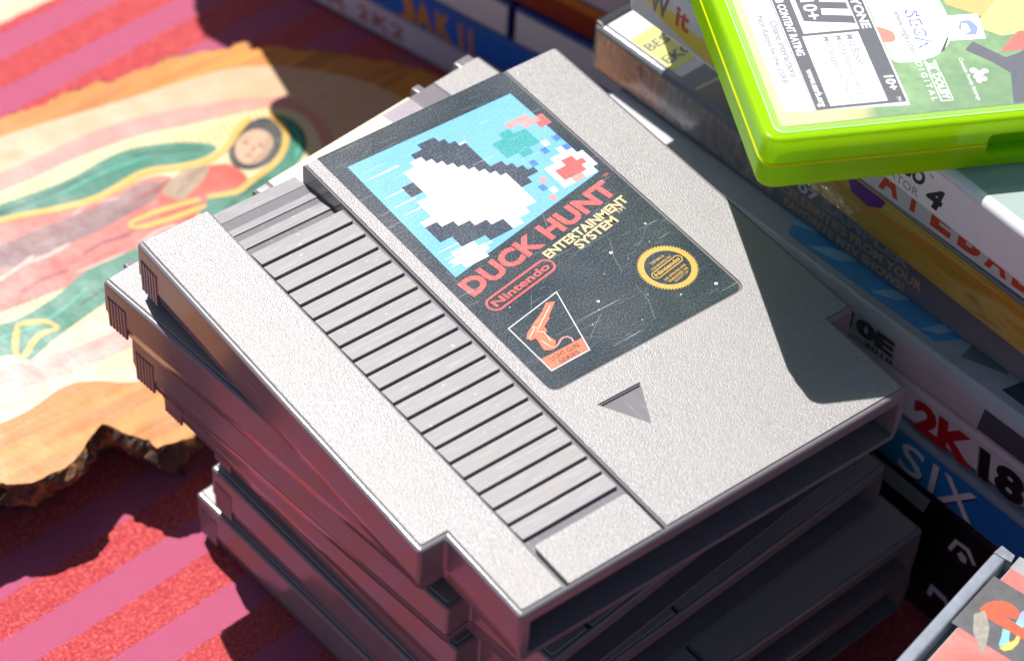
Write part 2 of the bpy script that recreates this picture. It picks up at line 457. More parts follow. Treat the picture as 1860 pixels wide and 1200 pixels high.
art('pink_glow', PINK, (0.62, 0.22, 0.20), 21.00, (0.68, 0.40, 0.28))
YEL = [(-52, 82), (-40, 102), (-20, 113), (-5.3, 117.6), (11.6, 119.6), (32.1, 119.0), (48.3, 119.5), (66.7, 118.0), (82.0, 112.9), (96.4, 109.0), (106.0, 106.2), (110.8, 99.1), (109.4, 87.2), (99.7, 71.6), (56.6, 59.0), (36.7, 55.2), (20.0, 55.8), (4.1, 57.2), (-18.0, 64.3), (-40, 70)]
art('golden_glow', YEL, (0.68, 0.54, 0.27), 21.03, (0.70, 0.60, 0.40))
def rays():
    bm = bmesh.new(); rnd = random.Random(5)
    axis = [Vector((-30, 92)), Vector((100, 92))]
    for i in range(64):
        t = i / 63; base = Vector((-28 + 128 * t, 96 - 4 * t)); up = Vector((-0.10 + 0.35 * t, 1)).normalized()
        for sgn, L in ((1, 15 + 4 * rnd.random()), (-1, 17 + 4 * rnd.random())):
            st = base + up * sgn * (10 if sgn > 0 else 14); d = up * sgn; nn = Vector((-d.y, d.x)) * 0.28
            en = st + d * L
            vs = [st + nn, st - nn, en]
            f = [bm.verts.new(((v.x - 40) * K, (v.y - 80) * K, 21.05 * K)) for v in vs]; bm.faces.new(f)
    me = from_bm(bm, 'golden_rays')
    o = link('golden_rays', me, resin('resin_paint_rays', (0.58, 0.36, 0.06)), slab)
rays()
art('painted_skirt', [(-40, 90), (-25, 108), (-9.4, 110.0), (7.9, 111.0), (26.5, 107.4), (38.5, 100.9), (49.8, 100.6), (59.0, 101.9), (66.8, 97.6), (61.1, 94.2), (56.8, 91.7), (53.6, 84.6), (56.6, 78.5), (39.3, 76.2), (24.0, 76.6), (9.5, 77.9), (-9.3, 79.9), (-30, 80)], (0.50, 0.085, 0.065), 21.08, (0.62, 0.26, 0.20))
art('painted_shadow_folds', [(2.7, 101.6), (22.7, 100.8), (42.6, 98.9), (58.1, 100.4), (62.9, 97.0), (57.2, 92.3), (48.9, 91.9), (37.5, 90.5), (25.6, 90.9), (6.9, 91.1)], (0.15, 0.06, 0.07), 21.11, (0.40, 0.22, 0.18))
GRN = resin('resin_paint_mantle', (0.004, 0.15, 0.085), (0.012, 0.26, 0.17), (30, 200, 30), 0.2)
GLD = resin('resin_paint_gold_trim', (0.70, 0.42, 0.06), (0.62, 0.28, 0.03))
art('painted_mantle', [(-30, 106), (-5.3, 117.6), (10.0, 115.8), (22.7, 114.9), (32.3, 113.4), (43.3, 113.0), (53.9, 114.8), (62.7, 114.3), (75.6, 108.5), (84.2, 100.8), (77.8, 98.9), (70.5, 100.6), (61.2, 105.4), (53.0, 104.4), (43.2, 103.0), (32.7, 106.0), (11.1, 112.0), (-6.4, 110.7)], None, 21.12, mat=GRN)
art('painted_mantle', [(-25.8, 79.4), (-10.3, 78.2), (1.4, 73.5), (16.0, 75.6), (25.1, 79.4), (33.5, 79.2), (56.1, 78.6), (50.3, 68.6), (35.5, 67.6), (17.7, 65.0), (2.6, 61.1), (-2.7, 58.6), (-3.6, 63.8), (-16.1, 67.7), (-29.6, 72.4)], None, 21.12, mat=GRN)
art('painted_hood', [(101.8, 104.7), (106.8, 99.8), (107.0, 92.5), (103.3, 85.5), (95.2, 80.6), (87.0, 79.4), (80.4, 78.5), (70.6, 74.0), (64.0, 76.4), (63.8, 84.8), (70.1, 87.1), (79.4, 83.9), (92.3, 86.7), (99.6, 92.9), (101.5, 98.8)], None, 21.12, mat=GRN)
art('painted_sleeve', [(61.1, 94.2), (69.7, 99.2), (78.6, 94.5), (81.6, 93.5), (83.1, 87.1), (82.1, 83.7), (77.5, 82.9), (71.0, 85.5), (66.9, 82.9), (60.2, 79.0), (57.2, 78.5), (53.4, 84.8), (56.8, 91.7)], (0.50, 0.035, 0.02), 21.14, (0.62, 0.16, 0.08))
art('painted_hair', [(81.8, 92.3), (83.9, 97.8), (90.0, 102.0), (96.2, 104.8), (101.6, 103.7), (102.5, 98.0), (99.3, 92.3), (93.9, 87.6), (87.5, 86.4), (83.1, 88.6)], (0.018, 0.016, 0.014), 21.16)
def fp(a, b): return (91.4 + a * 0.64 + b * 0.77, 95.2 - a * 0.77 + b * 0.64)
SKIN = resin('resin_paint_skin', (0.60, 0.37, 0.23), (0.48, 0.28, 0.17), (90, 90, 90), 0.2, 0.6)
art('painted_face', [fp(5.4 * math.cos(t) * (1.0 if math.sin(t) > 0 else 0.92), 7.6 * math.sin(t) - 0.4) for t in [i * math.pi / 8 for i in range(16)]], None, 21.19, mat=SKIN)
art('painted_cheek_shade', [fp(2.4, 6.0), fp(4.7, 2.5), fp(4.6, -2.5), fp(2.2, -6.6), fp(0.6, -7.2), fp(2.0, -4.5), fp(3.1, -1.0), fp(3.0, 2.5)], (0.34, 0.19, 0.11), 21.205, (0.42, 0.25, 0.15))
FEAT = resin('resin_paint_features', (0.075, 0.045, 0.03)); BROWN = resin('resin_paint_brown_shade', (0.27, 0.14, 0.085)); LIPS = resin('resin_paint_lips', (0.40, 0.07, 0.05))
for ex in (-2.7, 1.9):
    art('painted_eye', [fp(ex - 1.5, 0.5), fp(ex, 1.15), fp(ex + 1.5, 0.4), fp(ex, 0.0)], None, 21.22, mat=FEAT)
    art('painted_brow', [fp(ex - 1.7, 2.1), fp(ex, 2.9), fp(ex + 1.7, 2.2), fp(ex, 2.35)], None, 21.22, mat=BROWN)
art('painted_nose', [fp(-0.3, 1.4), fp(0.2, -1.6), fp(-1.1, -2.4), fp(0.9, -2.4), fp(0.8, -1.0)], None, 21.22, mat=BROWN)
art('painted_mouth', [fp(-1.7, -4.2), fp(-0.3, -3.7), fp(1.3, -4.2), fp(-0.2, -4.9)], None, 21.22, mat=LIPS)
art('painted_hands', [(59.0, 93.7), (65.3, 97.5), (73.1, 98.2), (77.7, 96.2), (72.0, 90.8), (66.2, 89.3), (63.0, 87.2), (60.6, 89.9)], (0.30, 0.21, 0.13), 21.19, (0.5, 0.34, 0.2))
for k in range(4):
    art('painted_finger_line', ribbon([(62.5 + k * 1.5, 90.0 + k * 0.4), (66.5 + k * 1.6, 94.2 + k * 0.2), (71.0 + k * 1.5, 96.4 - k * 0.3)], 0.45), None, 21.21, mat=BROWN)
FOLD = resin('resin_paint_folds', (0.30, 0.04, 0.04)); PALEF = resin('resin_paint_pale_folds', (0.70, 0.40, 0.32))
rf = random.Random(9)
for k in range(16):
    x = -28 + k * 5.2; y = 86 + 6 * math.sin(k * 1.7) + (8 if k % 3 == 0 else 0)
    art('painted_fold', ribbon([(x, y), (x + 7, y + rf.uniform(-1.5, 2)), (x + 15, y + rf.uniform(-2, 3))], rf.uniform(0.5, 1.5)), None, 21.125 + 0.001 * k, mat=(FOLD if k % 2 else PALEF))
MF = resin('resin_paint_mantle_folds', (0.02, 0.34, 0.24)); MD = resin('resin_paint_mantle_dark', (0.002, 0.07, 0.045))
for k, q in enumerate(([(10, 113.4), (30, 110.6), (52, 111.5)], [(36, 109), (50, 110.4), (66, 108.2)], [(60, 111.6), (70, 107.6), (79, 101.8)], [(-8, 71.5), (8, 68.5), (24, 73.5)], [(18, 69), (34, 72), (50, 74.5)], [(98, 84), (103.8, 89.5), (105, 96)], [(70, 78), (80, 81), (88, 81.6)])):
    art('painted_fold', ribbon(q, 1.0), None, 21.135 + 0.001 * k, mat=(MF if k % 2 else MD))
art('painted_gold_edge', ribbon([(-30, 106), (-6.4, 110.2), (11.1, 111.0), (24.8, 107.4), (32.0, 104.5), (42.7, 101.5), (53.0, 102.6), (60.4, 103.8), (69.8, 99.2), (77.4, 97.2), (84.5, 98.8), (91, 103.4), (97, 106)], 2.2), None, 21.21, mat=GLD)
art('painted_gold_edge', ribbon([(102.4, 104.0), (103.0, 97.2), (100.4, 91.5), (93.2, 85.6), (81.7, 83.4), (77.7, 81.5), (69.0, 85.2)], 1.9), None, 21.21, mat=GLD)
art('painted_gold_edge', ribbon([(1.5, 72.3), (-4.4, 63.6), (-3.6, 60.2), (4, 66.5), (10.5, 64.4), (8.3, 69.6), (1.5, 72.3)], 1.8), None, 21.21, mat=GLD)
art('painted_gold_edge', ribbon([(67.2, 82.2), (56.8, 83.2), (46.5, 85.2), (45.0, 88.0), (50, 88.4), (58, 87.4), (67.4, 85.2)], 1.9), None, 21.23, mat=GLD)

# ------------------------------------------------------------------ game cartridges
W, H, S, NN, T = 120.0, 133.4, 108.5, 6.8, 16.0
def outline(iw=0.0, inn=0.0, it=0.0, ib=0.0, i_s=0.0):
    return [(iw, -it), (W - iw, -it), (W - iw, -S + i_s), (W - NN - inn, -S + i_s), (W - NN - inn, -H + ib), (NN + inn, -H + ib), (NN + inn, -S + i_s), (iw, -S + i_s)]
def loft_me(levels, top_w=1.0, vert_w=1.0, bot_w=0.0):
    bm = bmesh.new(); wl_ = bm.edges.layers.float.new('bevel_weight_edge'); rings = []
    for pts, z in levels: rings.append([bm.verts.new((x * K, y * K, z * K)) for x, y in pts])
    n = len(rings[0])
    for a, b in zip(rings, rings[1:]):
        for i in range(n): bm.faces.new((a[i], a[(i + 1) % n], b[(i + 1) % n], b[i]))
    bm.faces.new(rings[0]); bm.faces.new(rings[-1])
    for e in bm.edges:
        za, zb = e.verts[0].co.z, e.verts[1].co.z
        if abs(za - zb) > 1e-6: e[wl_] = vert_w
        elif abs(za - levels[-1][1] * K) < 1e-6: e[wl_] = top_w
        elif abs(za - levels[0][1] * K) < 1e-6: e[wl_] = bot_w
    return from_bm(bm, 'loft')
def cut(me_list):
    res = []
    for me in me_list:
        o = bpy.data.objects.new('cutter', me); COL.objects.link(o); res.append(o)
    return res
BEV = ('BEVEL', dict(width=1.0 * K, segments=3, limit_method='WEIGHT'))
cav = (NN + 2.7, W - NN - 2.7, -140, -104, 2.0, 12.6)
def prism_me(profile_yz, x0, x1):
    bm = bmesh.new()
    a = [bm.verts.new((x0 * K, y * K, z * K)) for y, z in profile_yz]; b = [bm.verts.new((x1 * K, y * K, z * K)) for y, z in profile_yz]
    n = len(a); bm.faces.new(a); bm.faces.new(b)
    for i in range(n): bm.faces.new((a[i], a[(i + 1) % n], b[(i + 1) % n], b[i]))
    return from_bm(bm, 'prism')
def tri_prism(): return poly_me([[(55.0, -98.4), (65.8, -98.6), (60.7, -108.2)]], 15.35, 17)
def shells(seam, full):
    cs = [box_me(*cav), box_me(19.0, 45.2, -132.35, -14, 14.7, 18)]
    if full: cs += [prism_me([(5, 9.5), (-17, 11.4), (-17, 18), (5, 18)], 19.0, 45.2), tri_prism()]
    else: cs += [prism_me([(5, 9.5), (-17, 11.4), (-17, 18), (5, 18)], 19.0, 45.2)]
    ob = cut(cs)
    f = baked(loft_me([(outline(), seam), (outline(0.15, 0.15, 0.15, 0.15, 0.0), 15.7)], 0.9, 1.0, 0.0),
              [BEV] + [('BOOLEAN', dict(operation='DIFFERENCE', object=o, solver='EXACT')) for o in ob])
    b = baked(loft_me([(outline(3.0, 1.2, 3.0, 0.2, 2.6), 0.0), (outline(0.55, 0.4, 0.5, 0.15, 0.3), 3.0), (outline(0.12, 0.12, 0.1, 0.1, 0.05), 6.3)], 0.0, 0.9, 0.5),
              [BEV, ('BOOLEAN', dict(operation='DIFFERENCE', object=ob[0], solver='EXACT'))])
    for o in ob: bpy.data.objects.remove(o)
    return soften(f, 60), soften(b, 60)
FRONT, BACK = shells(6.42, True)
FRONT_GAP, _b = shells(6.75, False)
TEXT_TRI = [(54.6, -98.0), (66.2, -98.2), (60.7, -108.8)]
def pad_me(loops, z0=15.4):
    me = poly_me(loops, z0, 16.0, 'pad')
    return baked(me, [('BEVEL', dict(width=0.14 * K, segments=1, limit_method='ANGLE', angle_limit=math.radians(50)))])
PAD_LEFT = pad_me([round_poly([(1.4, -0.9), (18.6, -0.9), (18.6, -132.0), (8.2, -132.0), (8.2, -107.2), (1.4, -107.2)], [0.8, 0, 0, 0.8, 0.2, 0.8])])
PAD_MAIN = pad_me([round_poly([(45.7, -0.9), (48.8, -0.9), (48.8, -90.0), (103.9, -90.0), (103.9, -0.9), (118.6, -0.9), (118.6, -107.2), (111.8, -107.2), (111.8, -132.0), (45.7, -132.0)], [0.5, 0, 2.6, 2.6, 0, 0.9, 0.6, 0.2, 0.9, 0]), TEXT_TRI])
PAD_LOW = pad_me(z0=14.6, loops=[round_poly([(20.0, -120.4), (44.3, -120.4), (44.3, -132.2), (20.0, -132.2)], [1.2, 1.2, 0, 0])])
def ridge_me():
    return box_me(-0.28, 0.4, -0.45, 0.45, 2.2, 11.6, 0.2)
RIDGE = ridge_me()
def rib_me(x0, x1, L=4.5, h=0.85):
    bm = bmesh.new()
    A = [(x0, 0, 0), (x1, 0, 0), (x1, L, 0), (x0, L, 0), (x0, 0, h), (x1, 0, h), (x1, L, h * 0.5), (x0, L, h * 0.5)]
    v = [bm.verts.new((a * K, b * K, c * K)) for a, b, c in A]
    for f in ((0, 3, 2, 1), (4, 5, 6, 7), (0, 1, 5, 4), (2, 3, 7, 6), (1, 2, 6, 5), (3, 0, 4, 7)): bm.faces.new([v[i] for i in f])
    me = from_bm(bm, 'rib')
    return soften(baked(me, [('BEVEL', dict(width=0.13 * K, segments=2, limit_method='ANGLE', angle_limit=math.radians(50)))]), 60)
RIB_ME = rib_me(19.5, 44.2); RIB_POCKET = rib_me(19.05, 45.1, 4.7, 0.9)
def cartridge(label, TL, yaw, ztop, ribs=False, gap=False, low=True):
    t = thing('game_cartridge', label, 'game cartridge', (TL[0], TL[1], ztop + TZ - T), yaw, 'grey game cartridges piled on the cloth')
    link('front_shell', FRONT_GAP if gap else FRONT, SMOOTH, t)
    link('back_shell', BACK, SMOOTH, t)
    link('grip_panel', PAD_LEFT, GRAIN, t); link('face_panel', PAD_MAIN, GRAIN, t); link('lower_panel', PAD_LOW, GRAIN, t)
    for i in range(6):
        r = link('side_ridge', RIDGE, SMOOTH, t); r.location = Vector((0.05, -2.2 - 1.15 * i, 0)) * K
    if ribs:
        for i in range(20):
            r = link('rib', RIB_ME, RIB, t); r.location = Vector((0, -21.9 - 5.04 * i, 14.68)) * K
        for y in (-1.4, -6.9, -12.4):
            r = link('rib', RIB_POCKET, RIB, t); r.location = Vector((0, y, 9.5 + 1.9 * (-y) / 17 - 0.35)) * K
            r.rotation_euler = (-math.atan(1.9 / 17), 0, 0)
    return t
c1 = cartridge('topmost grey game cartridge with a scuffed black DUCK HUNT label', (0, 0), 0, 0, ribs=True)
c2 = cartridge('grey game cartridge second from the top, turned askew, with a cream paper label', (-5.2, 8.2), 7.0, -16)
c3 = cartridge('grey game cartridge third from the top with a dark seam along its side', (-2, 3.2), 7.0, -32, gap=True)
c4 = cartridge('grey game cartridge fourth from the top, in the middle of the pile', (5, 3.3), 4.56, -48)
c5 = cartridge('grey game cartridge fifth from the top whose front end sticks out to the right', (13.5, -4.5), 2.9, -64)
c6 = cartridge('grey game cartridge second from the bottom of the pile', (12, -6), 4.0, -80)
c7 = cartridge('bottom grey game cartridge lying on the striped cloth', (11.0, 0.5), 4.65, -96)

# label of the top cartridge
BLACKL = label_print((0.010, 0.021, 0.029), 'worn_black_label')
def label_sheet(x0, x1, yb, mat, parent, wrap=True):
    pts = round_poly([(x0, -0.9), (x1, -0.9), (x1, yb), (x0, yb)], [0, 0, 2.4, 2.4], 6)
    bm = bmesh.new(); z = 15.79
    vs = [bm.verts.new((x * K, y * K, z * K)) for x, y in pts]; bm.faces.new(vs[::-1] if False else vs)
    prev = (vs[0], vs[1])
    for k in range(1, 6):
        a = math.pi / 2 * k / 5; y = -0.9 + 0.98 * math.sin(a); zz = z - 0.98 + 0.98 * math.cos(a)
        cur = (bm.verts.new((x0 * K, y * K, zz * K)), bm.verts.new((x1 * K, y * K, zz * K)))
        bm.faces.new((prev[0], prev[1], cur[1], cur[0])); prev = cur
    cur = (bm.verts.new((x0 * K, 0.1 * K, 8.5 * K)), bm.verts.new((x1 * K, 0.1 * K, 8.5 * K)))
    bm.faces.new((prev[0], prev[1], cur[1], cur[0]))
    me = from_bm(bm, 'label')
    return link('label', me, mat, parent)
lab = label_sheet(49.2, 103.3, -89.4, BLACKL, c1)
tag(lab, 'scuffed black paper label with a pale blue picture panel')
BLUE = label_print((0.13, 0.36, 0.58), 'label_print_pale_blue'); WHT = label_print((0.66, 0.66, 0.64), 'label_print_white')
PALE = label_print((0.44, 0.51, 0.60), 'label_print_pale_grey'); TEAL = label_print((0.022, 0.27, 0.27), 'label_print_teal')
REDP = label_print((0.56, 0.085, 0.08), 'label_print_red'); PNK = label_print((0.62, 0.24, 0.23), 'label_print_pink')
DBLU = label_print((0.05, 0.15, 0.42), 'label_print_mid_blue'); ORNG = label_print((0.60, 0.15, 0.07), 'label_print_orange')
GOLD = label_print((0.52, 0.31, 0.06), 'label_print_gold'); CRM = label_print((0.62, 0.48, 0.24), 'label_print_cream')
DRK = label_print((0.06, 0.02, 0.015), 'label_print_dark_brown'); DNAV = label_print((0.022, 0.033, 0.055), 'label_print_navy_black')
Z0 = 15.79
PANEL = [(53.1, -6.9), (99.9, -7.9), (100.5, -41.3), (52.4, -50.1)]
flat('picture_panel', PANEL, BLUE, lab, Z0 + 0.02)
def panel_bottom(x): return -50.1 + (x - 52.4) * (8.8 / 48.1)
# an abstract mosaic of square blocks in the picture's colours
MOS = [
"..............................",
"...........DDD................",
".........DDDDDD...............",
"........WWDDDDDD..............",
"......WWWWWDDDDDD.......PPPP..",
"......WWWWWWDDDDD.....TT..PPPR",
"....DDWWWWWWWDDDD...TTTTTT..RR",
"....DDWWWLLWWWDDD...TTTTTT....",
"......WWWLLLWWWDD...TTTTTT....",
"....WWWWWWWWWWWWDDD...TT..W.B.",
"....WWWWWWWWWWWWWDDD.....B....",
"....WWWWWWWWWWWWWWDDD.B....WB.",
"..WWWWWWWLLWWWWWWWDDDD...WWWW.",
"..DDWWWWWLLWWWWWWWDD...WWWRRWW",
"..DDDDWWWWWWWWWWWW...P.WRRRRRW",
"..DDDDDDWWWWWWWWLL..B..WRRRRWW",
"....DDDDDDWWWWLLLL...W.WWPPWW.",
"....DDDDDDDDLLLL....P....WW...",
"..WWWW..DDDDLL...RRRR..B......",
".WWWWWW.........RRRRR...W.....",
"..WWWW..........RROO..........",
"................OOO...........",
]
def mosaic(ch, mat, name, z):
    bm = bmesh.new(); cw, chh = 1.63, 1.95
    for r, row in enumerate(MOS):
        c = 0
        while c < len(row):
            if row[c] == ch:
                e = c
                while e + 1 < len(row) and row[e + 1] == ch: e += 1
                x0 = 52.9 + c * cw; x1 = 52.9 + (e + 1) * cw; y0 = -8.0 - r * chh; y1 = y0 - chh
                if y1 > panel_bottom(x0) + 0.1 and x1 < 102.8:
                    f = [bm.verts.new((a * K, b * K, z * K)) for a, b in ((x0, y1), (x1, y1), (x1, y0), (x0, y0))]; bm.faces.new(f)
                c = e
            c += 1
    if bm.faces: link(name, from_bm(bm, name), mat, lab)
    else: bm.free()
for ch, mt, nm in (('W', WHT, 'white_blocks'), ('D', DNAV, 'black_blocks'), ('T', TEAL, 'teal_blocks'), ('P', PNK, 'pink_blocks'), ('R', REDP, 'red_blocks'), ('L', PALE, 'pale_blocks'), ('B', DBLU, 'blue_blocks'), ('O', ORNG, 'orange_blocks')):
    mosaic(ch, mt, nm, Z0 + 0.04)
def streaks():
    bm = bmesh.new()
    for x0, x1, y in ((54, 63, -13.2), (54, 61, -20.5), (54, 60, -24.2), (54.5, 60, -27.5), (72.5, 81, -15.4), (72.5, 80.6, -17.6), (73.5, 80, -19.8), (53.6, 60.5, -44.2), (53.6, 66, -45.6), (53.6, 70, -41.6), (53.6, 64, -47.0)):
        f = [bm.verts.new((a * K, b * K, (Z0 + 0.03) * K)) for a, b in ((x0, y - 0.08), (x1, y - 0.28), (x1, y + 0.28), (x0, y + 0.08))]; bm.faces.new(f)
    link('white_streaks', from_bm(bm, 'white_streaks'), WHT, lab)
streaks()
ANG = 9.6
lettering('title_lettering', 'DUCK HUNT', REDP, lab, (52.2, -57.4), ANG, 48.6, 5.6, Z0 + 0.05, bold=0.045, spacing=1.02)
lettering('trademark_lettering', 'TM', REDP, lab, (100.4, -43.8), ANG, 1.5, 0.9, Z0 + 0.05, bold=0.02)
lettering('subtitle_lettering', 'ENTERTAINMENT', CRM, lab, (73.3, -57.5), ANG, 27.2, 2.55, Z0 + 0.05, bold=0.032)
lettering('subtitle_lettering', 'SYSTEM', CRM, lab, (80.9, -59.1), ANG, 13.2, 2.55, Z0 + 0.05, bold=0.032)
lettering('trademark_lettering', 'TM', CRM, lab, (95.2, -55.0), ANG, 2.6, 1.2, Z0 + 0.05, bold=0.0)
def capsule(cx, cy, L, r, ang, n=14):
    c, s = math.cos(math.radians(ang)), math.sin(math.radians(ang)); out = []
    for k in range(n + 1):
        a = -math.pi / 2 + math.pi * k / n; out.append((L / 2 + r * math.cos(a), r * math.sin(a)))
    for k in range(n + 1):
        a = math.pi / 2 + math.pi * k / n; out.append((-L / 2 + r * math.cos(a), r * math.sin(a)))
    return [(cx + c * x - s * y, cy + s * x + c * y) for x, y in out]
def maker_logo(cx, cy, Lt, r, w, mat, ang, z):
    flat('maker_logo_ring', capsule(cx, cy, Lt - 2 * r, r, ang), mat, lab, z, [capsule(cx, cy, Lt - 2 * r, r - w, ang)])
    c, s = math.cos(math.radians(ang)), math.sin(math.radians(ang)); tw = Lt - 2 * r + (r - w) * 0.75; th = (r - w) * 1.25
    lettering('maker_lettering', 'Nintendo', mat, lab, (cx - c * tw / 2 + s * th / 2, cy - s * tw / 2 - c * th / 2), ang, tw, th, z, bold=0.03)
maker_logo(63.0, -60.2, 21.0, 2.25, 0.55, REDP, ANG, Z0 + 0.05)
# round gold seal with a toothed rim
teeth = []
for i in range(120):
    a = 2 * math.pi * i / 120; r = 7.1 if i % 2 else 6.55; teeth.append((93.5 + r * math.cos(a), -74.8 + r * math.sin(a)))
flat('seal_ring', teeth, GOLD, lab, Z0 + 0.04, [circle(93.5, -74.8, 5.35, 60)])
maker_logo(93.5, -74.6, 9.7, 1.15, 0.26, GOLD, ANG, Z0 + 0.05)
for k, (tx, ww, dy) in enumerate((('THIS SEAL IS', 4.2, 3.0), ('YOUR ASSURANCE THAT', 6.6, 1.75), ('HAS APPROVED AND', 7.2, -2.35), ('GUARANTEED THE', 6.4, -3.35), ('QUALITY OF', 4.6, -4.3))):
    c, s = math.cos(math.radians(ANG)), math.sin(math.radians(ANG)); X, Y = -ww / 2, dy - 0.3
    lettering('seal_lettering', tx, GOLD, lab, (93.5 + c * X - s * Y, -74.6 + s * X + c * Y), ANG, ww, 0.66, Z0 + 0.05, bold=0.02)
# light gun emblem
LGF = [(52.6, -84.7), (63.4, -84.6), (68.3, -66.4), (52.5, -69.2)]
link('emblem_frame', frame_me(LGF, 0.24, Z0 + 0.06), WHT, lab)
flat('emblem_band', [(52.85, -84.45), (63.2, -84.35), (64.15, -80.7), (52.8, -80.6)], ORNG, lab, Z0 + 0.04)
lettering('emblem_lettering', 'LIGHT GUN', DRK, lab, (54.6, -82.5), 0, 7.6, 1.35, Z0 + 0.06, bold=0.01)
lettering('emblem_lettering', 'SERIES', DRK, lab, (55.7, -84.2), 0, 5.4, 1.3, Z0 + 0.06, bold=0.01)
GUN = [(64.2, -67.7), (66.1, -68.6), (64.2, -70.0), (61.9, -71.6), (62.2, -71.9), (59.4, -73.3), (59.4, -74.2), (58.8, -75.0), (58.2, -74.5), (58.9, -78.2), (57.1, -79.8), (56.2, -79.7), (55.1, -78.8), (55.4, -77.1), (55.8, -75.0), (54.6, -75.0), (54.0, -74.0), (55.2, -72.7), (57.7, -71.4), (62.0, -69.3)]
flat('emblem_gun', GUN, ORNG, lab, Z0 + 0.05)
flat('emblem_cable', ribbon([(57.0, -79.6), (58.3, -79.4), (59.3, -78.9), (60.1, -78.4), (61.0, -78.3), (61.8, -78.7), (62.2, -79.5), (61.9, -80.6)], 0.42), PNK, lab, Z0 + 0.055)
for q in ([(57.7, -73.2), (64.4, -69.0)], [(56.3, -76.2), (57.0, -79.2)], [(57.0, -73.3), (58.4, -74.6), (58.0, -77.6)], [(58.2, -73.0), (57.2, -71.9)], [(54.6, -74.2), (57.2, -72.6)]):
    flat('emblem_line', ribbon(q, 0.16), WHT, lab, Z0 + 0.065)
for x, y, r in ((85.9, -63.8, 0.42), (74.0, -74.1, 0.38), (99.2, -84.9, 0.42), (98.3, -61.0, 0.25), (90.5, -83.0, 0.2), (72.5, -76.2, 0.15), (80.5, -68.2, 0.14), (88.0, -67.5, 0.12), (95.4, -66.0, 0.13), (78.5, -84.0, 0.14), (68.6, -79.0, 0.13), (84.4, -78.8, 0.13), (56.8, -64.3, 0.15)):
    flat('printed_star', circle(x, y, r, 12), WHT, lab, Z0 + 0.05)
# scratches worn into the label
def scratches():
    rnd = random.Random(11); bm = bmesh.new()
    paths = [[(88.5, -60), (85.5, -65.5), (84.2, -70)], [(84, -75), (83.5, -80), (81, -85.5)], [(58, -6), (62, -4)], [(92, -66), (98, -62)]]
    for _ in range(20):
        x, y = rnd.uniform(51, 101), rnd.uniform(-88, -2); a = rnd.choice((0.7, 0.9, -0.5, 2.2, 1.6)) + rnd.uniform(-.3, .3); L = rnd.uniform(1.5, 9)
        b = rnd.uniform(-.16, .16); pth = []
        for k in range(5):
            pth.append((x, y)); x += L / 4 * math.cos(a); y += L / 4 * math.sin(a); a += b
        if all(50 < q[0] < 102.5 and -88.5 < q[1] < -1.2 for q in pth): paths.append(pth)
    for pth in paths:
        w = rnd.uniform(0.03, 0.075); rb = ribbon(pth, w); n = len(pth)
        v = [bm.verts.new((a * K, b * K, (Z0 + 0.075) * K)) for a, b in rb]
        for i in range(n - 1): bm.faces.new((v[i], v[i + 1], v[2 * n - 2 - i], v[2 * n - 1 - i]))
    o = link('scratch_marks', from_bm(bm, 'scratch_marks'), simple('scratched_film', (0.24, 0.27, 0.28), 0.4), lab)
    tag(o, kind='stuff')
scratches()

# the second cartridge's cream label, worn through at one end, and its top tabs
cream = label_sheet(50.0, 95.5, -89.0, simple('yellowed_paper_label', (0.66, 0.57, 0.40), 0.5), c2)
tag(cream, 'yellowed cream paper label')
flat('worn_patch', [(86, -1.0), (95.4, -1.0), (95.4, -14), (90, -15.5), (86.5, -9)], simple('worn_purple_print', (0.24, 0.20, 0.23), 0.5, vary=0.5, scale=500), cream, 15.83)
for x0, x1 in ((98.5, 101.2), (113.0, 118.4)):
    link('top_tab', box_me(x0, x1, -1.5, 1.9, 9.0, 15.6, 0.5, 3), SMOOTH, c2)
link('top_tab', box_me(7, 9.6, -1.5, 1.0, 10.0, 15.75, 0.4, 3), SMOOTH, c2)

# ------------------------------------------------------------------ game cases
CASES = {}
def case_me(L, D, h, r):
    key = (L, D, h, r)
    if key not in CASES: CASES[key] = box_me(0, L, 0, D, 0, h, r, 4)
    return CASES[key]
def game_case(label, start, ang, z0, h, body, group, L=190.0, D=135.0, r=1.6, cover=None, spine=None, name='game_case'):
    t = thing(name, label, 'game case', (start[0], start[1], z0 + TZ), ang, group)
    link('case_shell', case_me(L, D, h, r), body, t)
    link('opening_groove', box_me(2.5, L - 2.5, D - 0.6, D + 0.05, h / 2 - 0.3, h / 2 + 0.3), BLACKPL, t)
    sp = cv = None
    if spine is not None:
        sp = spine_poly('spine_insert', [(1.2, r * 0.8), (L - 1.2, r * 0.8), (L - 1.2, h - r * 0.8), (1.2, h - r * 0.8)], spine, t, 0.01)
    if cover is not None:
        cv = flat('cover_insert', rect(2.0, 2.2, L - 2.0, D - 3.0), cover, t, h + 0.05)
    return t, sp, cv
GA = 'game cases stacked right of the cartridges'
# bottom three black cases
a0, sp, cv = game_case('black game case at the bottom of the right stack, on the cloth', (141, -20), -87, -112, 14.6, BLACKPL, GA, spine=ink('black_card', (0.008, 0.008, 0.01)))
GREYMARK = ink('pale_grey_print', (0.75, 0.75, 0.8))
spine_poly('spine_emblem', [(108, 8.6), (109.4, 8.2), (109.7, 11.0), (113.6, 10.6), (114.6, 9.2), (114.2, 6.8), (115.2, 6.6), (115.7, 9.6), (114.0, 12.4), (108.6, 12.9)], GREYMARK, sp, 0.03)
a1, sp, cv = game_case('black game case second from the bottom of the right stack', (140, -16), -87, -97.3, 14.2, BLACKPL, GA, spine=ink('black_card', (0.008, 0.008, 0.01)))
a2, sp, cv = game_case('black game case with a pale diamond emblem, directly under the blue SIX case', (138, -12), -86.5, -83.0, 14.4, BLACKPL, GA, spine=ink('black_card', (0.008, 0.008, 0.01)))
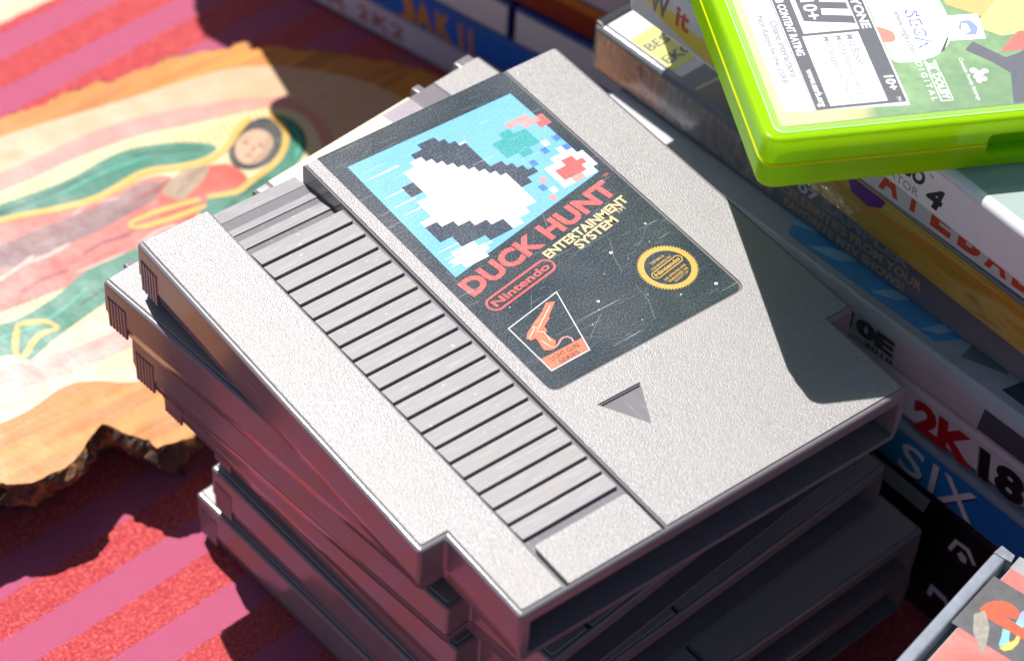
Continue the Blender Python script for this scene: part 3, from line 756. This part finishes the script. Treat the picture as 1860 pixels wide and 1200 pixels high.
spine_poly('spine_patch', [(92, 7.0), (110.4, 7.0), (111.5, 12.8), (92, 12.8)], ink('grey_white_card', (0.52, 0.54, 0.52)), sp, 0.03)
for q in ([(119.6, 2.4), (121.0, 7.2), (125.6, 7.6), (128.6, 4.0), (127.6, 3.4), (124.8, 6.2), (121.9, 6.0), (120.8, 2.2)], [(122.6, 3.0), (123.6, 4.8), (125.4, 4.0), (125.8, 2.0), (124.0, 1.6)]):
    spine_poly('spine_emblem', q, GREYMARK, sp, 0.04)
# SIX
BLUEC = NT('blue_card_spine')
g = BLUEC.n('ShaderNodeSeparateXYZ'); BLUEC.l(BLUEC.co(), g.inputs[0])
BLUEC.set(Base_Color=BLUEC.ramp(BLUEC.math('MULTIPLY', g.outputs[0], 5.2), [(0.45, (0.03, 0.30, 0.52)), (0.62, (0.012, 0.20, 0.62))]), Roughness=0.3, Coat_Weight=0.7)
a3, sp, cv = game_case('bright blue game case with SIX in white letters on its spine', (137, -18), -86, -68.5, 14.8, simple('clear_blue_case_plastic', (0.25, 0.30, 0.36), 0.22), GA, r=1.8, spine=BLUEC.m)
WHITEINK = ink('white_print', (0.78, 0.78, 0.80)); DARKINK = ink('navy_black_print', (0.012, 0.012, 0.03))
for off, mt, dx in ((0.04, DARKINK, 0.35), (0.07, WHITEINK, 0.0)):
    for body, x, w in (('S', 94.3, 7.6), ('I', 104.2, 1.9), ('X', 107.4, 11.0)):
        lettering('spine_lettering', body, mt, sp, (x + dx, 1.6 - dx), 0, w, 9.8, off, bold=0.012, spine=True)
# 2K18
a4, sp, cv = game_case('white game case with 2K18 in red and black on its spine', (137, -22), -85, -53.5, 14.4, WHITEPL, GA, r=3.4, spine=ink('white_card', (0.66, 0.67, 0.70), wave=0.0006), cover=ink('silver_card', (0.45, 0.47, 0.52), wave=0.001))
REDINK = ink('deep_red_print', (0.46, 0.004, 0.012)); BLKINK = ink('black_print', (0.006, 0.006, 0.008)); GRYINK = ink('mid_grey_print', (0.24, 0.25, 0.28))
for off, pad, mats in ((0.05, 0.5, (GRYINK, GRYINK)), (0.08, 0.0, (REDINK, BLKINK))):
    lettering('spine_lettering', '2K', mats[0], sp, (90.4 - pad, 0.9 - pad * .5), 0, 19.4 + 2 * pad, 9.6 + pad, off, bold=0.05, spine=True, shear=-0.1, spacing=0.95)
    lettering('spine_lettering', '18', mats[1], sp, (110.4 - pad, 0.9 - pad * .5), 0, 14.6 + 2 * pad, 9.6 + pad, off, bold=0.05, spine=True, shear=-0.1, spacing=0.95)
flat('cover_print', rect(95.5, 0.4, 102.5, 12), ink('red_print', (0.62, 0.02, 0.03)), cv, 14.53)
# white wrapped case
WRAP = simple('white_card_in_shrink_wrap', (0.50, 0.51, 0.53), 0.32, coat=1.0, coat_rough=0.1, vary=0.08, scale=40, wave=0.0012)
a5, sp, cv = game_case('white game case in crumpled shrink wrap with a blue cover, against the top cartridge', (132.6, 0), -85, -39, 14.7, WRAP, GA, r=4.2, cover=WRAP)
NAV = ink('wrapped_black', (0.008, 0.009, 0.016), wave=0.0008)
for mt, off, p in ((GRYINK, 0.05, 0.5), (BLKINK, 0.08, 0.0)):
    lettering('spine_lettering', '10E', mt, a5, (89.6 - p, 5.2 - p * .5), 0, 15.4 + 2 * p, 5.2 + p, off, bold=0.06, spine=True)
lettering('spine_lettering', '2018', BLKINK, a5, (96.5, 3.0), 0, 9.0, 1.6, 0.06, bold=0.02, spine=True)
spine_poly('spine_band', [(131.8, 3.6), (185, 3.6), (185, 11.0), (132.6, 11.0)], NAV, a5, 0.05)
flat('cover_band', [(133.0, 4.4), (185, 4.4), (185, 20), (137, 20)], NAV, cv, 14.79)
SKYB = ink('sky_blue_print', (0.04, 0.34, 0.68), wave=0.0010)
flat('cover_print', [(66, 3.6), (70, 3.4), (113, 4.0), (118, 12), (116, 60), (60, 60), (62, 12)], SKYB, cv, 14.79)
SWOOSH = ink('pale_blue_print', (0.34, 0.60, 0.78), wave=0.0010)
for q in ([(72, 4.2), (80, 6), (86, 12), (76, 8)], [(92, 4.4), (98, 7), (104, 14), (95, 9)], [(62, 6), (70, 9), (78, 16), (66, 12)], [(108, 4.4), (112, 6.5), (116, 14), (110, 9)]):
    flat('cover_print', q, SWOOSH, cv, 14.83)
flat('cover_print', [(120, 5.0), (131, 9.0), (126, 16), (119, 13)], ink('olive_print', (0.16, 0.19, 0.17), wave=0.0010), cv, 14.83)
wrap = link('shrink_wrap', box_me(-1.2, 191, -0.8, 136, 0.15, 15.15, 4.6, 4), clear_mat('shrink_wrap_film', (0.85, 0.88, 0.92), 0.08, 0.07), a5)
# dark case with a sticker; words along its spine
SMOKE = simple('clear_smoke_case_plastic', (0.10, 0.11, 0.13), 0.16, coat=1.0, coat_rough=0.05, wave=0.0006)
a6, sp, cv = game_case('black and silver game case with flame spine and a yellow BEST sticker', (140.3, 9), -84.8, -24, 14.8, SMOKE, GA, r=1.3, spine=ink('charcoal_card', (0.06, 0.064, 0.075), wave=0.0006), cover=ink('silver_cover', (0.60, 0.62, 0.62), 0.3))
rnd = random.Random(2)
FL = [(0.50, 0.13, 0.03), (0.62, 0.26, 0.06), (0.42, 0.08, 0.03), (0.70, 0.42, 0.16)]
FLM = NT('flame_printed_spine')
fx = FLM.n('ShaderNodeSeparateXYZ'); FLM.l(FLM.co(), fx.inputs[0])
ff = FLM.noise(1.0, 5, 0.65, co=FLM.co((330, 1, 110), 0), dist=1.6)
fl = FLM.ramp(ff, [(0.28, (0.03, 0.016, 0.012)), (0.42, (0.40, 0.09, 0.025)), (0.55, (0.66, 0.24, 0.06)), (0.68, (0.30, 0.10, 0.05)), (0.8, (0.72, 0.42, 0.2))])
gr = FLM.ramp(ff, [(0.3, (0.02, 0.02, 0.024)), (0.45, (0.12, 0.10, 0.10)), (0.58, (0.30, 0.27, 0.25)), (0.7, (0.06, 0.055, 0.06))])
fc = FLM.mix(FLM.ramp(FLM.math('MULTIPLY', fx.outputs[0], 10.0), [(0.19, 0.0), (0.29, 1.0)]), fl, gr)
FLM.set(Base_Color=fc, Roughness=0.3, Coat_Weight=1.0, Coat_Roughness=0.08, Coat_Normal=FLM.bump(FLM.noise(90, 3), 1.0, 0.0008))
spine_poly('spine_print', [(1.4, 1.6), (64, 1.6), (62, 12.8), (1.4, 12.8)], FLM.m, sp, 0.03)
TANI = ink('tan_print', (0.48, 0.29, 0.11))
lettering('spine_lettering', 'CELEBRITIES FROM YOUR', TANI, sp, (66.0, 5.2), 0, 45.5, 2.9, 0.05, bold=0.03, spine=True)
lettering('spine_lettering', 'FAVORITE MTV SHOWS!', TANI, sp, (67.8, 1.7), 0, 38.8, 2.6, 0.05, bold=0.03, spine=True)
lettering('spine_lettering', '07', WHITEINK, sp, (71.0, 9.1), 0, 6.6, 3.0, 0.05, bold=0.03, spine=True)
lettering('spine_lettering', 'SAMPLER', ink('dull_silver_print', (0.24, 0.25, 0.27)), sp, (79.0, 8.9), 0, 28.0, 3.2, 0.05, bold=0.04, spine=True)
flat('cover_print', [(34.5, 1.9), (187, 1.9), (187, 130), (46, 130)], ink('brown_cover_print', (0.15, 0.075, 0.06)), cv, 14.88)
flat('cover_print', [(33.6, 1.9), (34.5, 1.9), (46, 130), (45, 130)], ink('pale_gold_print', (0.55, 0.50, 0.28)), cv, 14.90)
flat('cover_print', [(28.5, 1.9), (33.6, 1.9), (39, 60), (30, 60)], ink('navy_cover_print', (0.05, 0.06, 0.10)), cv, 14.88)
STK = flat('price_sticker', [(10.2, 2.4), (25.6, 2.4), (25.6, 15.0), (10.2, 15.0)], ink('yellow_sticker', (0.72, 0.66, 0.03)), a6, 14.93)
for tx, x in (('BEST', 14.0), ('EKO', 20.2)):
    lettering('sticker_lettering', tx, BLKINK, STK, (x + 3.0, 3.0), 90, 10.5, 3.2, 14.96, bold=0.03)
link('clear_sleeve', box_me(-0.3, 190.5, -0.35, 134, 0.3, 15.05, 1.5, 3), clear_mat('clear_sleeve_film', (0.9, 0.93, 0.97), 0.12, 0.13), a6)
link('case_hinge', box_me(-0.6, 2.4, 0.5, 134.5, 4.5, 15.3, 0.5, 2), BLACKPL, a6)
# yellow case
YC = NT('yellow_card_spine')
f = YC.noise(1.0, 5, 0.6, co=YC.co((22, 20, 160), 0), dist=1.5)
c = YC.ramp(f, [(0.25, (0.42, 0.20, 0.02)), (0.45, (0.50, 0.31, 0.04)), (0.6, (0.56, 0.42, 0.12)), (0.75, (0.34, 0.15, 0.03))])
n = YC.bump(YC.noise(90, 3), 1.0, 0.0008)
YC.set(Base_Color=c, Roughness=0.35, Coat_Weight=1.0, Coat_Normal=n)
a7, sp, cv = game_case('yellow orange game case in the middle of the right stack', (143.5, -50), -87.5, -9, 14.8, simple('clear_case_plastic', (0.40, 0.40, 0.40), 0.2), GA, r=1.3, spine=YC.m, cover=YC.m)
spine_poly('spine_print', [(28, 13.0), (30, 8.8), (35.5, 8.2), (39.5, 10.4), (40.5, 13.2)], ink('purple_print', (0.12, 0.02, 0.20)), sp, 0.04)
spine_poly('spine_print', [(22, 5.5), (60, 9.5), (95, 10.5), (135, 13.0), (95, 12.0), (55, 11.2)], ink('amber_print', (0.50, 0.23, 0.03)), sp, 0.04)
# white case with red letters
a8, sp, cv = game_case('white game case with red letters and a yellow splash on its spine', (138, -5), -85.9, 6, 14.8, WHITEPL, GA, r=1.5, spine=ink('pale_card', (0.58, 0.58, 0.58), wave=0.0006), cover=ink('olive_orange_cover', (0.36, 0.24, 0.10)))
spine_poly('spine_print', [(5.5, 6.5), (9, 8.8), (15, 8.8), (22, 7.0), (29, 7.6), (34, 5.0), (33, 1.6), (22, 2.2), (12, 4.4)], ink('yellow_splash', (0.70, 0.52, 0.06)), sp, 0.03)
GRYL = ink('grey_green_print', (0.13, 0.15, 0.14)); RDL = ink('brick_red_print', (0.55, 0.07, 0.03))
lettering('spine_lettering', 'W', GRYL, sp, (7.0, 5.0), 0, 6.5, 7.0, 0.05, bold=0.03, spine=True)
lettering('spine_lettering', 'it', RDL, sp, (16.0, 5.6), 0, 4.5, 6.0, 0.05, bold=0.03, spine=True)
for tx, x, w in (('A', 83.5, 6.0), ('T', 91.4, 5.0), ('E', 99.4, 6.0), ('B', 107.6, 6.5), ('A', 115.6, 6.5), ('D', 123.6, 6.5)):
    lettering('spine_lettering', tx, RDL, sp, (x, 2.2), 0, w, 7.2, 0.05, bold=0.05, spine=True)
# white case, numeral 4
a9, sp, cv = game_case('white game case with a black numeral 4 on its spine, under the green case', (134.2, -60), -88.2, 21, 14.8, WHITEPL, GA, r=2.2, spine=ink('white_spine', (0.74, 0.74, 0.78)), cover=ink('grey_green_cover', (0.30, 0.37, 0.36), 0.3))
lettering('spine_lettering', '4', BLKINK, sp, (48.6, 2.9), 0, 4.9, 6.2, 0.05, bold=0.05, spine=True, shear=0.2)
lettering('spine_lettering', 'LEGO', BLKINK, sp, (36.0, 6.0), 0, 11.5, 4.4, 0.05, bold=0.05, spine=True, shear=0.2)
lettering('spine_lettering', 'ATOR', ink('thin_grey_print', (0.25, 0.25, 0.28)), sp, (37.5, 2.4), 0, 9.0, 2.4, 0.05, spine=True)
lettering('spine_lettering', 'TM', BLKINK, sp, (48.2, 10.4), 0, 1.4, 0.8, 0.05, spine=True)
flat('cover_print', [(64, 12), (72, 10), (80, 22), (70, 26)], ink('slate_print', (0.16, 0.20, 0.24)), cv, 14.9)

# ------------------------------------------------------------------ lime green case
gc = thing('green_game_case', 'translucent lime green game case lying open edge forward on top of the right stack', 'game case', (98.5, -94.0, 36.0 + TZ), -26.5)
GLn, GDp = 190.0, 135.0
def rounded_shell(z0, z1, open_top, notch=None):
    o = round_poly(rect(0, 0, GLn, GDp), [4.2, 3, 3, 3], 8); inner = round_poly(rect(1.6, 1.6, GLn - 1.6, GDp - 1.6), 2.6, 6)
    body = poly_me([o], z0, z1)
    cz = (z0 + 1.3, z1 + 5) if open_top else (z0 - 5, z1 - 1.2)
    cs = [poly_me([inner], *cz)]
    if notch: cs.append(box_me(*notch, 1.2, 3))
    ob = cut(cs)
    me = baked(body, [('BEVEL', dict(width=0.9 * K, segments=3, limit_method='ANGLE', angle_limit=math.radians(60)))] +
               [('BOOLEAN', dict(operation='DIFFERENCE', object=x, solver='EXACT')) for x in ob])
    for x in ob: bpy.data.objects.remove(x)
    return soften(me, 60)
link('lower_half', rounded_shell(0, 6.4, True, (49.5, 110, -3, 3.5, 3.6, 9)), GREEN, gc)
link('upper_half', rounded_shell(6.75, 13.8, False, (49.5, 110, -3, 2.2, 4, 9.6)), GREEN, gc)
oe = round_poly(rect(-0.16, -0.16, GLn + .16, GDp + .16), [4.2, 3, 3, 3], 8); ie = round_poly(rect(1.5, 1.5, GLn - 1.5, GDp - 1.5), 2.6, 6)
sm = baked(poly_me([oe, ie], 6.30, 6.85), [])
obn = cut([box_me(49.5, 110, -3, 3.5, 2, 12)])
sm = baked(sm, [('BOOLEAN', dict(operation='DIFFERENCE', object=obn[0], solver='EXACT'))]); bpy.data.objects.remove(obn[0])
link('seam_edge', sm, LIME, gc)
link('inner_tray', box_me(6, 184, 5, 130, 1.4, 5.5, 0.6), GREEN, gc)
for x in (10.5, 22.5, 33.0, 46.0):
    link('inner_clip', box_me(x, x + 0.9, 1.65, 5.0, 1.4, 11.5), LIME, gc)
lip = link('film_edge', frame_me(round_poly([(2.6, 2.2), (187, 2.2), (187, 132), (2.6, 132)], 2.2, 4), 0.35, 13.98), simple('pale_film_edge', (0.62, 0.80, 0.55), 0.2, coat=1.0), gc)
def green_cover():
    t = NT('printed_back_cover')
    s = t.n('ShaderNodeSeparateXYZ'); t.l(t.co(), s.inputs[0])
    f = t.math('ADD', t.math('MULTIPLY', s.outputs[0], 1000), t.math('MULTIPLY', t.math('SUBTRACT', t.noise(60, 3), 0.5), 9))
    g = t.noise(240, 5, 0.7)
    yel = t.mix(g, (0.70, 0.49, 0.12), (0.74, 0.60, 0.26))
    gr = t.mix(t.ramp(g, [(0.35, 0.0), (0.65, 1.0)]), (0.07, 0.20, 0.035), (0.17, 0.34, 0.10))
    big = t.noise(38, 3, 0.5)
    gr = t.mix(t.ramp(big, [(0.45, 0.0), (0.6, 0.5)]), gr, (0.045, 0.15, 0.03))
    c = t.mix(t.ramp(t.math('MULTIPLY', f, 0.01), [(0.16, 0.0), (0.25, 1.0)]), yel, gr)
    n = t.bump(t.noise(80, 2), 0.4, 0.0003)
    t.set(Base_Color=c, Roughness=0.3, Coat_Weight=1.0, Coat_Roughness=0.3, Coat_Normal=n)
    return t.m
gcv = flat('cover_insert', round_poly(rect(4.2, 4.2, 186, 130), 1.0), green_cover(), gc, 13.92)
G = 13.92
link('clear_sleeve', poly_me([round_poly(rect(3.0, 2.6, 187, 131), 1.5)], G + 0.2), clear_mat('case_sleeve_film', (1, 1, 1), 0.16, 0.10), gc)
def gink(name, col): return ink('cover_' + name, col, 0.3, 0.9)
GW = gink('white', (0.80, 0.80, 0.80)); GK = gink('black', (0.020, 0.022, 0.03)); GG = gink('grey', (0.22, 0.22, 0.24)); GB = gink('blue', (0.035, 0.07, 0.50))
flat('rating_panel', [(6.1, 8.4), (33.3, 7.0), (33.3, 70), (6.1, 70)], GW, gcv, G + 0.03)
def L2(x0, y0, x1, y1, name, mat, dz): flat(name, rect(x0, y0, x1, y1), mat, gcv, G + dz)
L2(12.5, 7.9, 12.7, 70, 'rating_line', GK, 0.05)
L2(12.9, 8.0, 32.9, 70, 'rating_frame', GK, 0.05)
L2(16.3, 8.9, 28.9, 31.6, 'rating_box', GW, 0.07)
L2(16.9, 32.5, 29.5, 70, 'rating_box', GW, 0.07)
def vtext(tx, x, ytop, w, h, mat, dz=0.09, bold=0.022, nm='cover_lettering', shear=0.0, parent=None):
    # reads down the cover: starts at ytop, runs towards the front edge; x is the foot of the letters
    lettering(nm, tx, mat, parent or gcv, (x, ytop), -90, w, h, G + dz, bold=bold, shear=shear)
vtext('Online Interactions', 10.3, 37.6, 18.8, 1.9, GG)
vtext('Not Rated by the ESRB', 7.6, 39.6, 22.5, 1.9, GG)
vtext('ESRB CONTENT RATING', 13.5, 47.5, 22.0, 1.9, GW, bold=0.03)
vtext('www.esrb.org', 13.6, 20.9, 12.0, 2.0, GW, bold=0.03)
vtext('Mild Blood', 25.7, 30.9, 10.0, 1.9, GG)
vtext('Mild Fantasy Violence', 23.0, 30.9, 19.5, 1.9, GG)
vtext('Mild Suggestive Themes', 20.2, 30.9, 21.8, 1.9, GG)
vtext('EVERYONE', 30.1, 51.0, 18.6, 2.2, GW, bold=0.03)
vtext('10+', 30.2, 16.6, 4.6, 2.2, GW, bold=0.03)
vtext('TM', 31.0, 9.9, 1.4, 0.9, GW, bold=0.0)
flat('rating_letter', [(18.0, 36.5), (29.3, 34.4), (29.3, 37.0), (22.6, 38.2), (22.9, 40.3), (29.0, 39.3), (29.0, 41.6), (23.2, 42.6), (23.4, 44.6), (29.4, 43.6), (29.4, 60), (18.0, 60)], GK, gcv, G + 0.08)
vtext('10+', 19.0, 43.6, 6.8, 3.2, GW, dz=0.1, bold=0.02)
# pale rounded patch behind the publisher's name
flat('cover_patch', round_poly([(33.6, 20.5), (42, 20.0), (48.5, 25), (50.5, 34), (49, 48), (42, 60), (33.6, 60)], [2, 5, 5, 5, 5, 5, 0], 6), GW, gcv, G + 0.035)
flat('cover_patch', round_poly([(33.4, 27), (36.4, 27.4), (36.8, 30.5), (33.4, 33)], 1.2), gink('coral', (0.72, 0.16, 0.08)), gcv, G + 0.05)
for bold, mt, dz in ((0.035, GB, 0.07), (-0.008, GW, 0.09)):
    vtext('SEGA', 40.6, 37.2, 13.4, 3.6, mt, dz=dz, bold=bold, nm='publisher_lettering')
vtext('www.sega.com', 37.9, 37.4, 14.4, 1.7, GG, dz=0.07)
flat('cover_patch', [(51, 38), (75, 20), (82, 34), (60, 60), (51, 60)], gink('orange', (0.76, 0.36, 0.06)), gcv, G + 0.025)
flat('cover_patch', [(55, 30), (60, 26), (72, 27), (84, 38), (70, 46)], gink('yellow', (0.76, 0.56, 0.14)), gcv, G + 0.03)
flat('cover_patch', [(50.5, 22.5), (53, 25), (58.5, 19), (62, 20), (68, 24), (90, 24), (90, 2.6 + 2), (55.5, 4.4), (58, 14), (55, 18)], gink('dark_navy', (0.03, 0.032, 0.05)), gcv, G + 0.045)
flat('cover_patch', [(58, 21), (64, 27), (72, 27), (66, 21)], gink('scarlet', (0.70, 0.07, 0.03)), gcv, G + 0.05)
flat('middleware_logo', [(47.9, 25.9), (56.2, 25.5), (57.0, 33.9), (48.6, 34.2)], GW, gcv, G + 0.06)
vtext('CRIWARE', 49.0, 33.4, 6.6, 1.0, gink('pale_blue', (0.40, 0.46, 0.66)), dz=0.08, bold=0.0)
flat('middleware_mark', [(51.2, 29.6), (52.4, 27.2), (54.6, 27.2), (55.7, 29.6), (54.6, 32.0), (52.4, 32.0)], gink('mid_blue', (0.16, 0.22, 0.60)), gcv, G + 0.08)
flat('middleware_mark', [(51.7, 29.2), (52.5, 27.7), (53.6, 28.4), (53.6, 30.8), (52.5, 31.3)], GW, gcv, G + 0.1)
# sound logo
link('sound_logo', frame_me([(40.2, 7.0), (43.0, 7.0), (43.0, 16.2), (40.2, 16.2)], 0.22, G + 0.08), GW, gcv)
vtext('DOLBY', 40.75, 15.7, 8.2, 1.75, GW, bold=0.03)
for y0, y1 in ((16.6, 18.2), (18.5, 20.1)):
    L2(40.3, y0, 42.9, y1, 'sound_mark', GW, 0.08)
flat('sound_mark', circle(41.6, 16.7, 0.9, 16), gink('leaf', (0.12, 0.27, 0.07)), gcv, G + 0.09); flat('sound_mark', circle(41.6, 20.0, 0.9, 16), gink('leaf', (0.12, 0.27, 0.07)), gcv, G + 0.09)
vtext('D I G I T A L', 38.4, 20.0, 12.6, 1.35, GW, bold=0.01)
vtext('Console Family Settings', 47.8, 20.0, 13.8, 1.15, GW, bold=0.01)
for cx, cy, r in ((50.2, 15.6, 0.9), (51.4, 14.6, 0.8), (50.4, 13.6, 0.9), (51.6, 12.8, 0.7), (52.6, 15.2, 0.75), (50.3, 12.2, 0.6)):
    flat('family_mark', circle(cx, cy, r, 14), GW, gcv, G + 0.08)

# ------------------------------------------------------------------ disc case at lower right
pc = thing('disc_case', 'scuffed clear disc case with a red cover and rainbow logo, nearest the lower right corner', 'disc case', (117.1, -163.6, -35.0 + TZ), 193.0)
# local x runs along the hinge edge, local y away from it
def to_pc(p):
    a = math.radians(193.0); dx, dy = p[0] - 117.1, p[1] + 163.6
    return (dx * math.cos(a) + dy * math.sin(a), -dx * math.sin(a) + dy * math.cos(a))
link('case_base', box_me(0, 125, 0.3, 142, 0, 5.4, 1.2, 3), GREYPL, pc)
link('hinge_bar', box_me(3.0, 122, 0.2, 3.4, 5.5, 9.7, 0.7, 3), simple('scuffed_grey_clear_plastic', (0.20, 0.225, 0.27), 0.32, coat=0.8, vary=0.35, scale=350), pc)
link('lid', box_me(0, 125, 5.2, 142, 5.5, 9.9, 0.8, 3), simple('scuffed_clear_lid', (0.36, 0.38, 0.40), 0.34, vary=0.25, scale=500), pc)
for q in ([(0.3, 0.6), (3.2, 0.3), (2.9, 4.6), (0.8, 4.2)],):
    link('chipped_corner', poly_me([q], 5.5, 9.6), simple('chipped_clear_plastic', (0.22, 0.24, 0.27), 0.12, coat=1.0, wave=0.004, vary=0.5, scale=600), pc)
PSI = resin('worn_red_cover', (0.62, 0.14, 0.12), (0.70, 0.28, 0.24), (60, 60, 60), 0, 0.7)
pcv = flat('cover_insert', [to_pc(p) for p in [(111.8, -166.6), (5.0, -190.0), (-18, -320), (90, -300), (114.6, -179.0)]][:0] or rect(4.6, 5.6, 122, 139), PSI, pc, 9.95)
GSQ = simple('worn_black_print', (0.075, 0.078, 0.085), 0.4, vary=0.5, scale=260)
sq = [to_pc(p) for p in [(109.3, -169.4), (93.0, -173.0), (97.2, -191.0), (113.6, -187.2)]]
flat('logo_ground', sq, GSQ, pcv, 9.98)
flat('case_margin', rect(0.6, 5.3, 4.6, 141), simple('grey_lid_margin', (0.26, 0.27, 0.28), 0.4, vary=0.3, scale=300), pc, 9.96)
flat('logo_letter', [to_pc(p) for p in [(100.4, -174.0), (102.6, -173.7), (104.6, -174.3), (106.0, -175.3), (107.0, -177.1), (107.0, -179.0), (106.1, -180.2), (104.9, -180.4), (103.8, -179.0), (103.0, -176.4), (103.7, -180.2), (104.8, -183.2), (105.7, -186.5), (104.2, -187.6), (102.3, -184.8), (101.0, -180.0), (99.9, -175.9)]], gink('logo_red', (0.70, 0.10, 0.05)), pcv, 10.02)
for nm, col, q in (('cyan', (0.20, 0.58, 0.56), [(100.8, -180.6), (101.5, -182.0), (99.9, -183.3), (99.0, -183.9), (96.9, -183.5), (97.4, -182.9), (99.0, -182.0)]), ('amber', (0.72, 0.47, 0.12), [(99.9, -183.3), (99.4, -184.0), (100.7, -184.2), (102.0, -183.6), (102.2, -184.4), (100.7, -185.3), (98.4, -185.6), (96.8, -184.9), (96.6, -183.7), (98.9, -183.8)]), ('violet', (0.30, 0.36, 0.68), [(108.4, -179.8), (106.9, -179.8), (105.4, -180.6), (105.6, -182.6), (107.7, -181.6)]), ('aqua', (0.22, 0.60, 0.62), [(105.4, -180.6), (104.1, -181.2), (104.4, -182.9), (105.6, -182.6)])):
    flat('logo_stroke', [to_pc(p) for p in q], gink('logo_' + nm, col), pcv, 10.03)
flat('worn_patch', [to_pc(p) for p in [(98.5, -174.2), (101.0, -175.0), (98.8, -178.6), (95.8, -181.0), (92.4, -183.0), (95.0, -177.5)]], simple('bare_paper', (0.24, 0.23, 0.19), 0.6, vary=0.5, scale=700), pcv, 10.03)
# the smaller cases it lies on
for i in range(5):
    z = -112 + i * 15.4
    b = thing('game_case', 'black game case in the low pile under the red disc case, %s' % ('lowest of five', 'second of five', 'third of five', 'fourth of five', 'topmost of five')[i], 'game case', (118 + i * 0.6, -212, z + TZ), 193.0 - i, 'black cases under the disc case')
    link('case_shell', box_me(0, 100, 0, 120, 0, 15.3, 1.2, 2), BLACKPL, b)

# ------------------------------------------------------------------ far pile of cases
GBp = 'game cases piled behind the wood slab'
LAV = ink('lavender_card', (0.74, 0.74, 0.82)); 
b1, sp, cv = game_case('pale lavender game case with 2K2 on its spine, lowest of the far pile', (146.4, 195), -74.6, -112, 12.9, simple('lavender_case_plastic', (0.38, 0.38, 0.46), 0.3), GBp, spine=LAV)
ORI = ink('rust_print', (0.46, 0.08, 0.02))
lettering('spine_lettering', 'NBA 2K2', ORI, sp, (27.0, 3.3), 0, 45.5, 5.6, 0.05, bold=0.02, spine=True, spacing=1.15)
b2, sp, cv = game_case('deep blue game case with orange JAK II lettering on its spine', (146.6, 190), -74.6, -99, 13.6, simple('blue_case_plastic', (0.03, 0.10, 0.36), 0.25), GBp, spine=ink('royal_blue_card', (0.01, 0.16, 0.62)), cover=ink('royal_blue_card', (0.004, 0.05, 0.24)))
for off, mt, p in ((0.05, ink('scarlet_print', (0.60, 0.08, 0.02)), 0.5), (0.08, ink('amber_orange_print', (0.72, 0.30, 0.03)), 0.0)):
    for tx, x, w in (('J', 67.0, 6.0), ('A', 73.4, 6.4), ('K', 80.6, 6.4), ('I', 89.4, 2.2), ('I', 93.2, 2.2)):
        lettering('spine_lettering', tx, mt, sp, (x - p * .4, 0.9 + p), 0, w + p, 9.4, off, bold=0.04, spine=True, shear=-0.15)
def along(start, ang, d): return (start[0] + d * math.cos(math.radians(ang)), start[1] + d * math.sin(math.radians(ang)))
b3s = (175.4, 85.0)
MAUVE = ink('mauve_card', (0.72, 0.66, 0.72))
b3, sp, cv = game_case('mauve game case right of the dark gap, third layer of the far pile', along(b3s, -74.6, 0.4), -74.6, -85.3, 13.8, simple('dark_blue_case_plastic', (0.02, 0.04, 0.20), 0.25), GBp, L=105, spine=MAUVE)
b3b, sp, cv = game_case('mauve game case left of the dark gap, third layer of the far pile', along(b3s, -74.6, -190.4), -74.6, -85.3, 13.8, simple('dark_blue_case_plastic2', (0.02, 0.04, 0.20), 0.25), GBp, spine=MAUVE)
b4, sp, cv = game_case('rust red game case lying above the mauve cases of the far pile', along(b3s, -74.6, -120), -74.0, -71.4, 13.8, simple('navy_case_plastic', (0.015, 0.02, 0.16), 0.25), GBp, L=208, spine=ink('rust_red_card', (0.24, 0.025, 0.012)))
spine_poly('spine_print', [(100, 9), (206, 9), (206, 12.6), (100, 12.6)], ink('burnt_orange_print', (0.50, 0.14, 0.02)), sp, 0.03)
b5, sp, cv = game_case('lilac game case in the far pile, above the rust red case', along(b3s, -74.6, -116), -74.6, -57.5, 13.8, simple('lilac_case_plastic', (0.42, 0.38, 0.48), 0.3), GBp, L=200, spine=ink('lilac_card', (0.46, 0.42, 0.52)))
for i, nm in enumerate(('sixth', 'seventh', 'eighth')):  # added unseen layers, making the pile tall enough to shade the slab
    game_case('added grey game case, %s layer of the far pile, unseen above the frame' % nm, along(b3s, -74.6, -150 - 3 * i), -74.6, -43.6 + 14 * i, 13.8, simple('grey_case_plastic_%d' % i, (0.2, 0.2, 0.22), 0.3), GBp, spine=ink('grey_card', (0.25, 0.25, 0.27)))
game_case('added small white game case askew on top of the far pile, unseen shadow caster above the frame', (142.2, 251.0), 258.5, -1.6, 13.8, WHITEPL, GBp, L=130.0)  # added out of view to cast the shadow across slab and cloth
game_case('added small white game case with rounded corners, uppermost of the far pile, unseen shadow caster above the frame', (118.0, 175.0), 268.0, 12.3, 13.0, WHITEPL, GBp, L=120.0, D=110.0, r=5.0)  # also added unseen, gives that cast shadow its notched edge
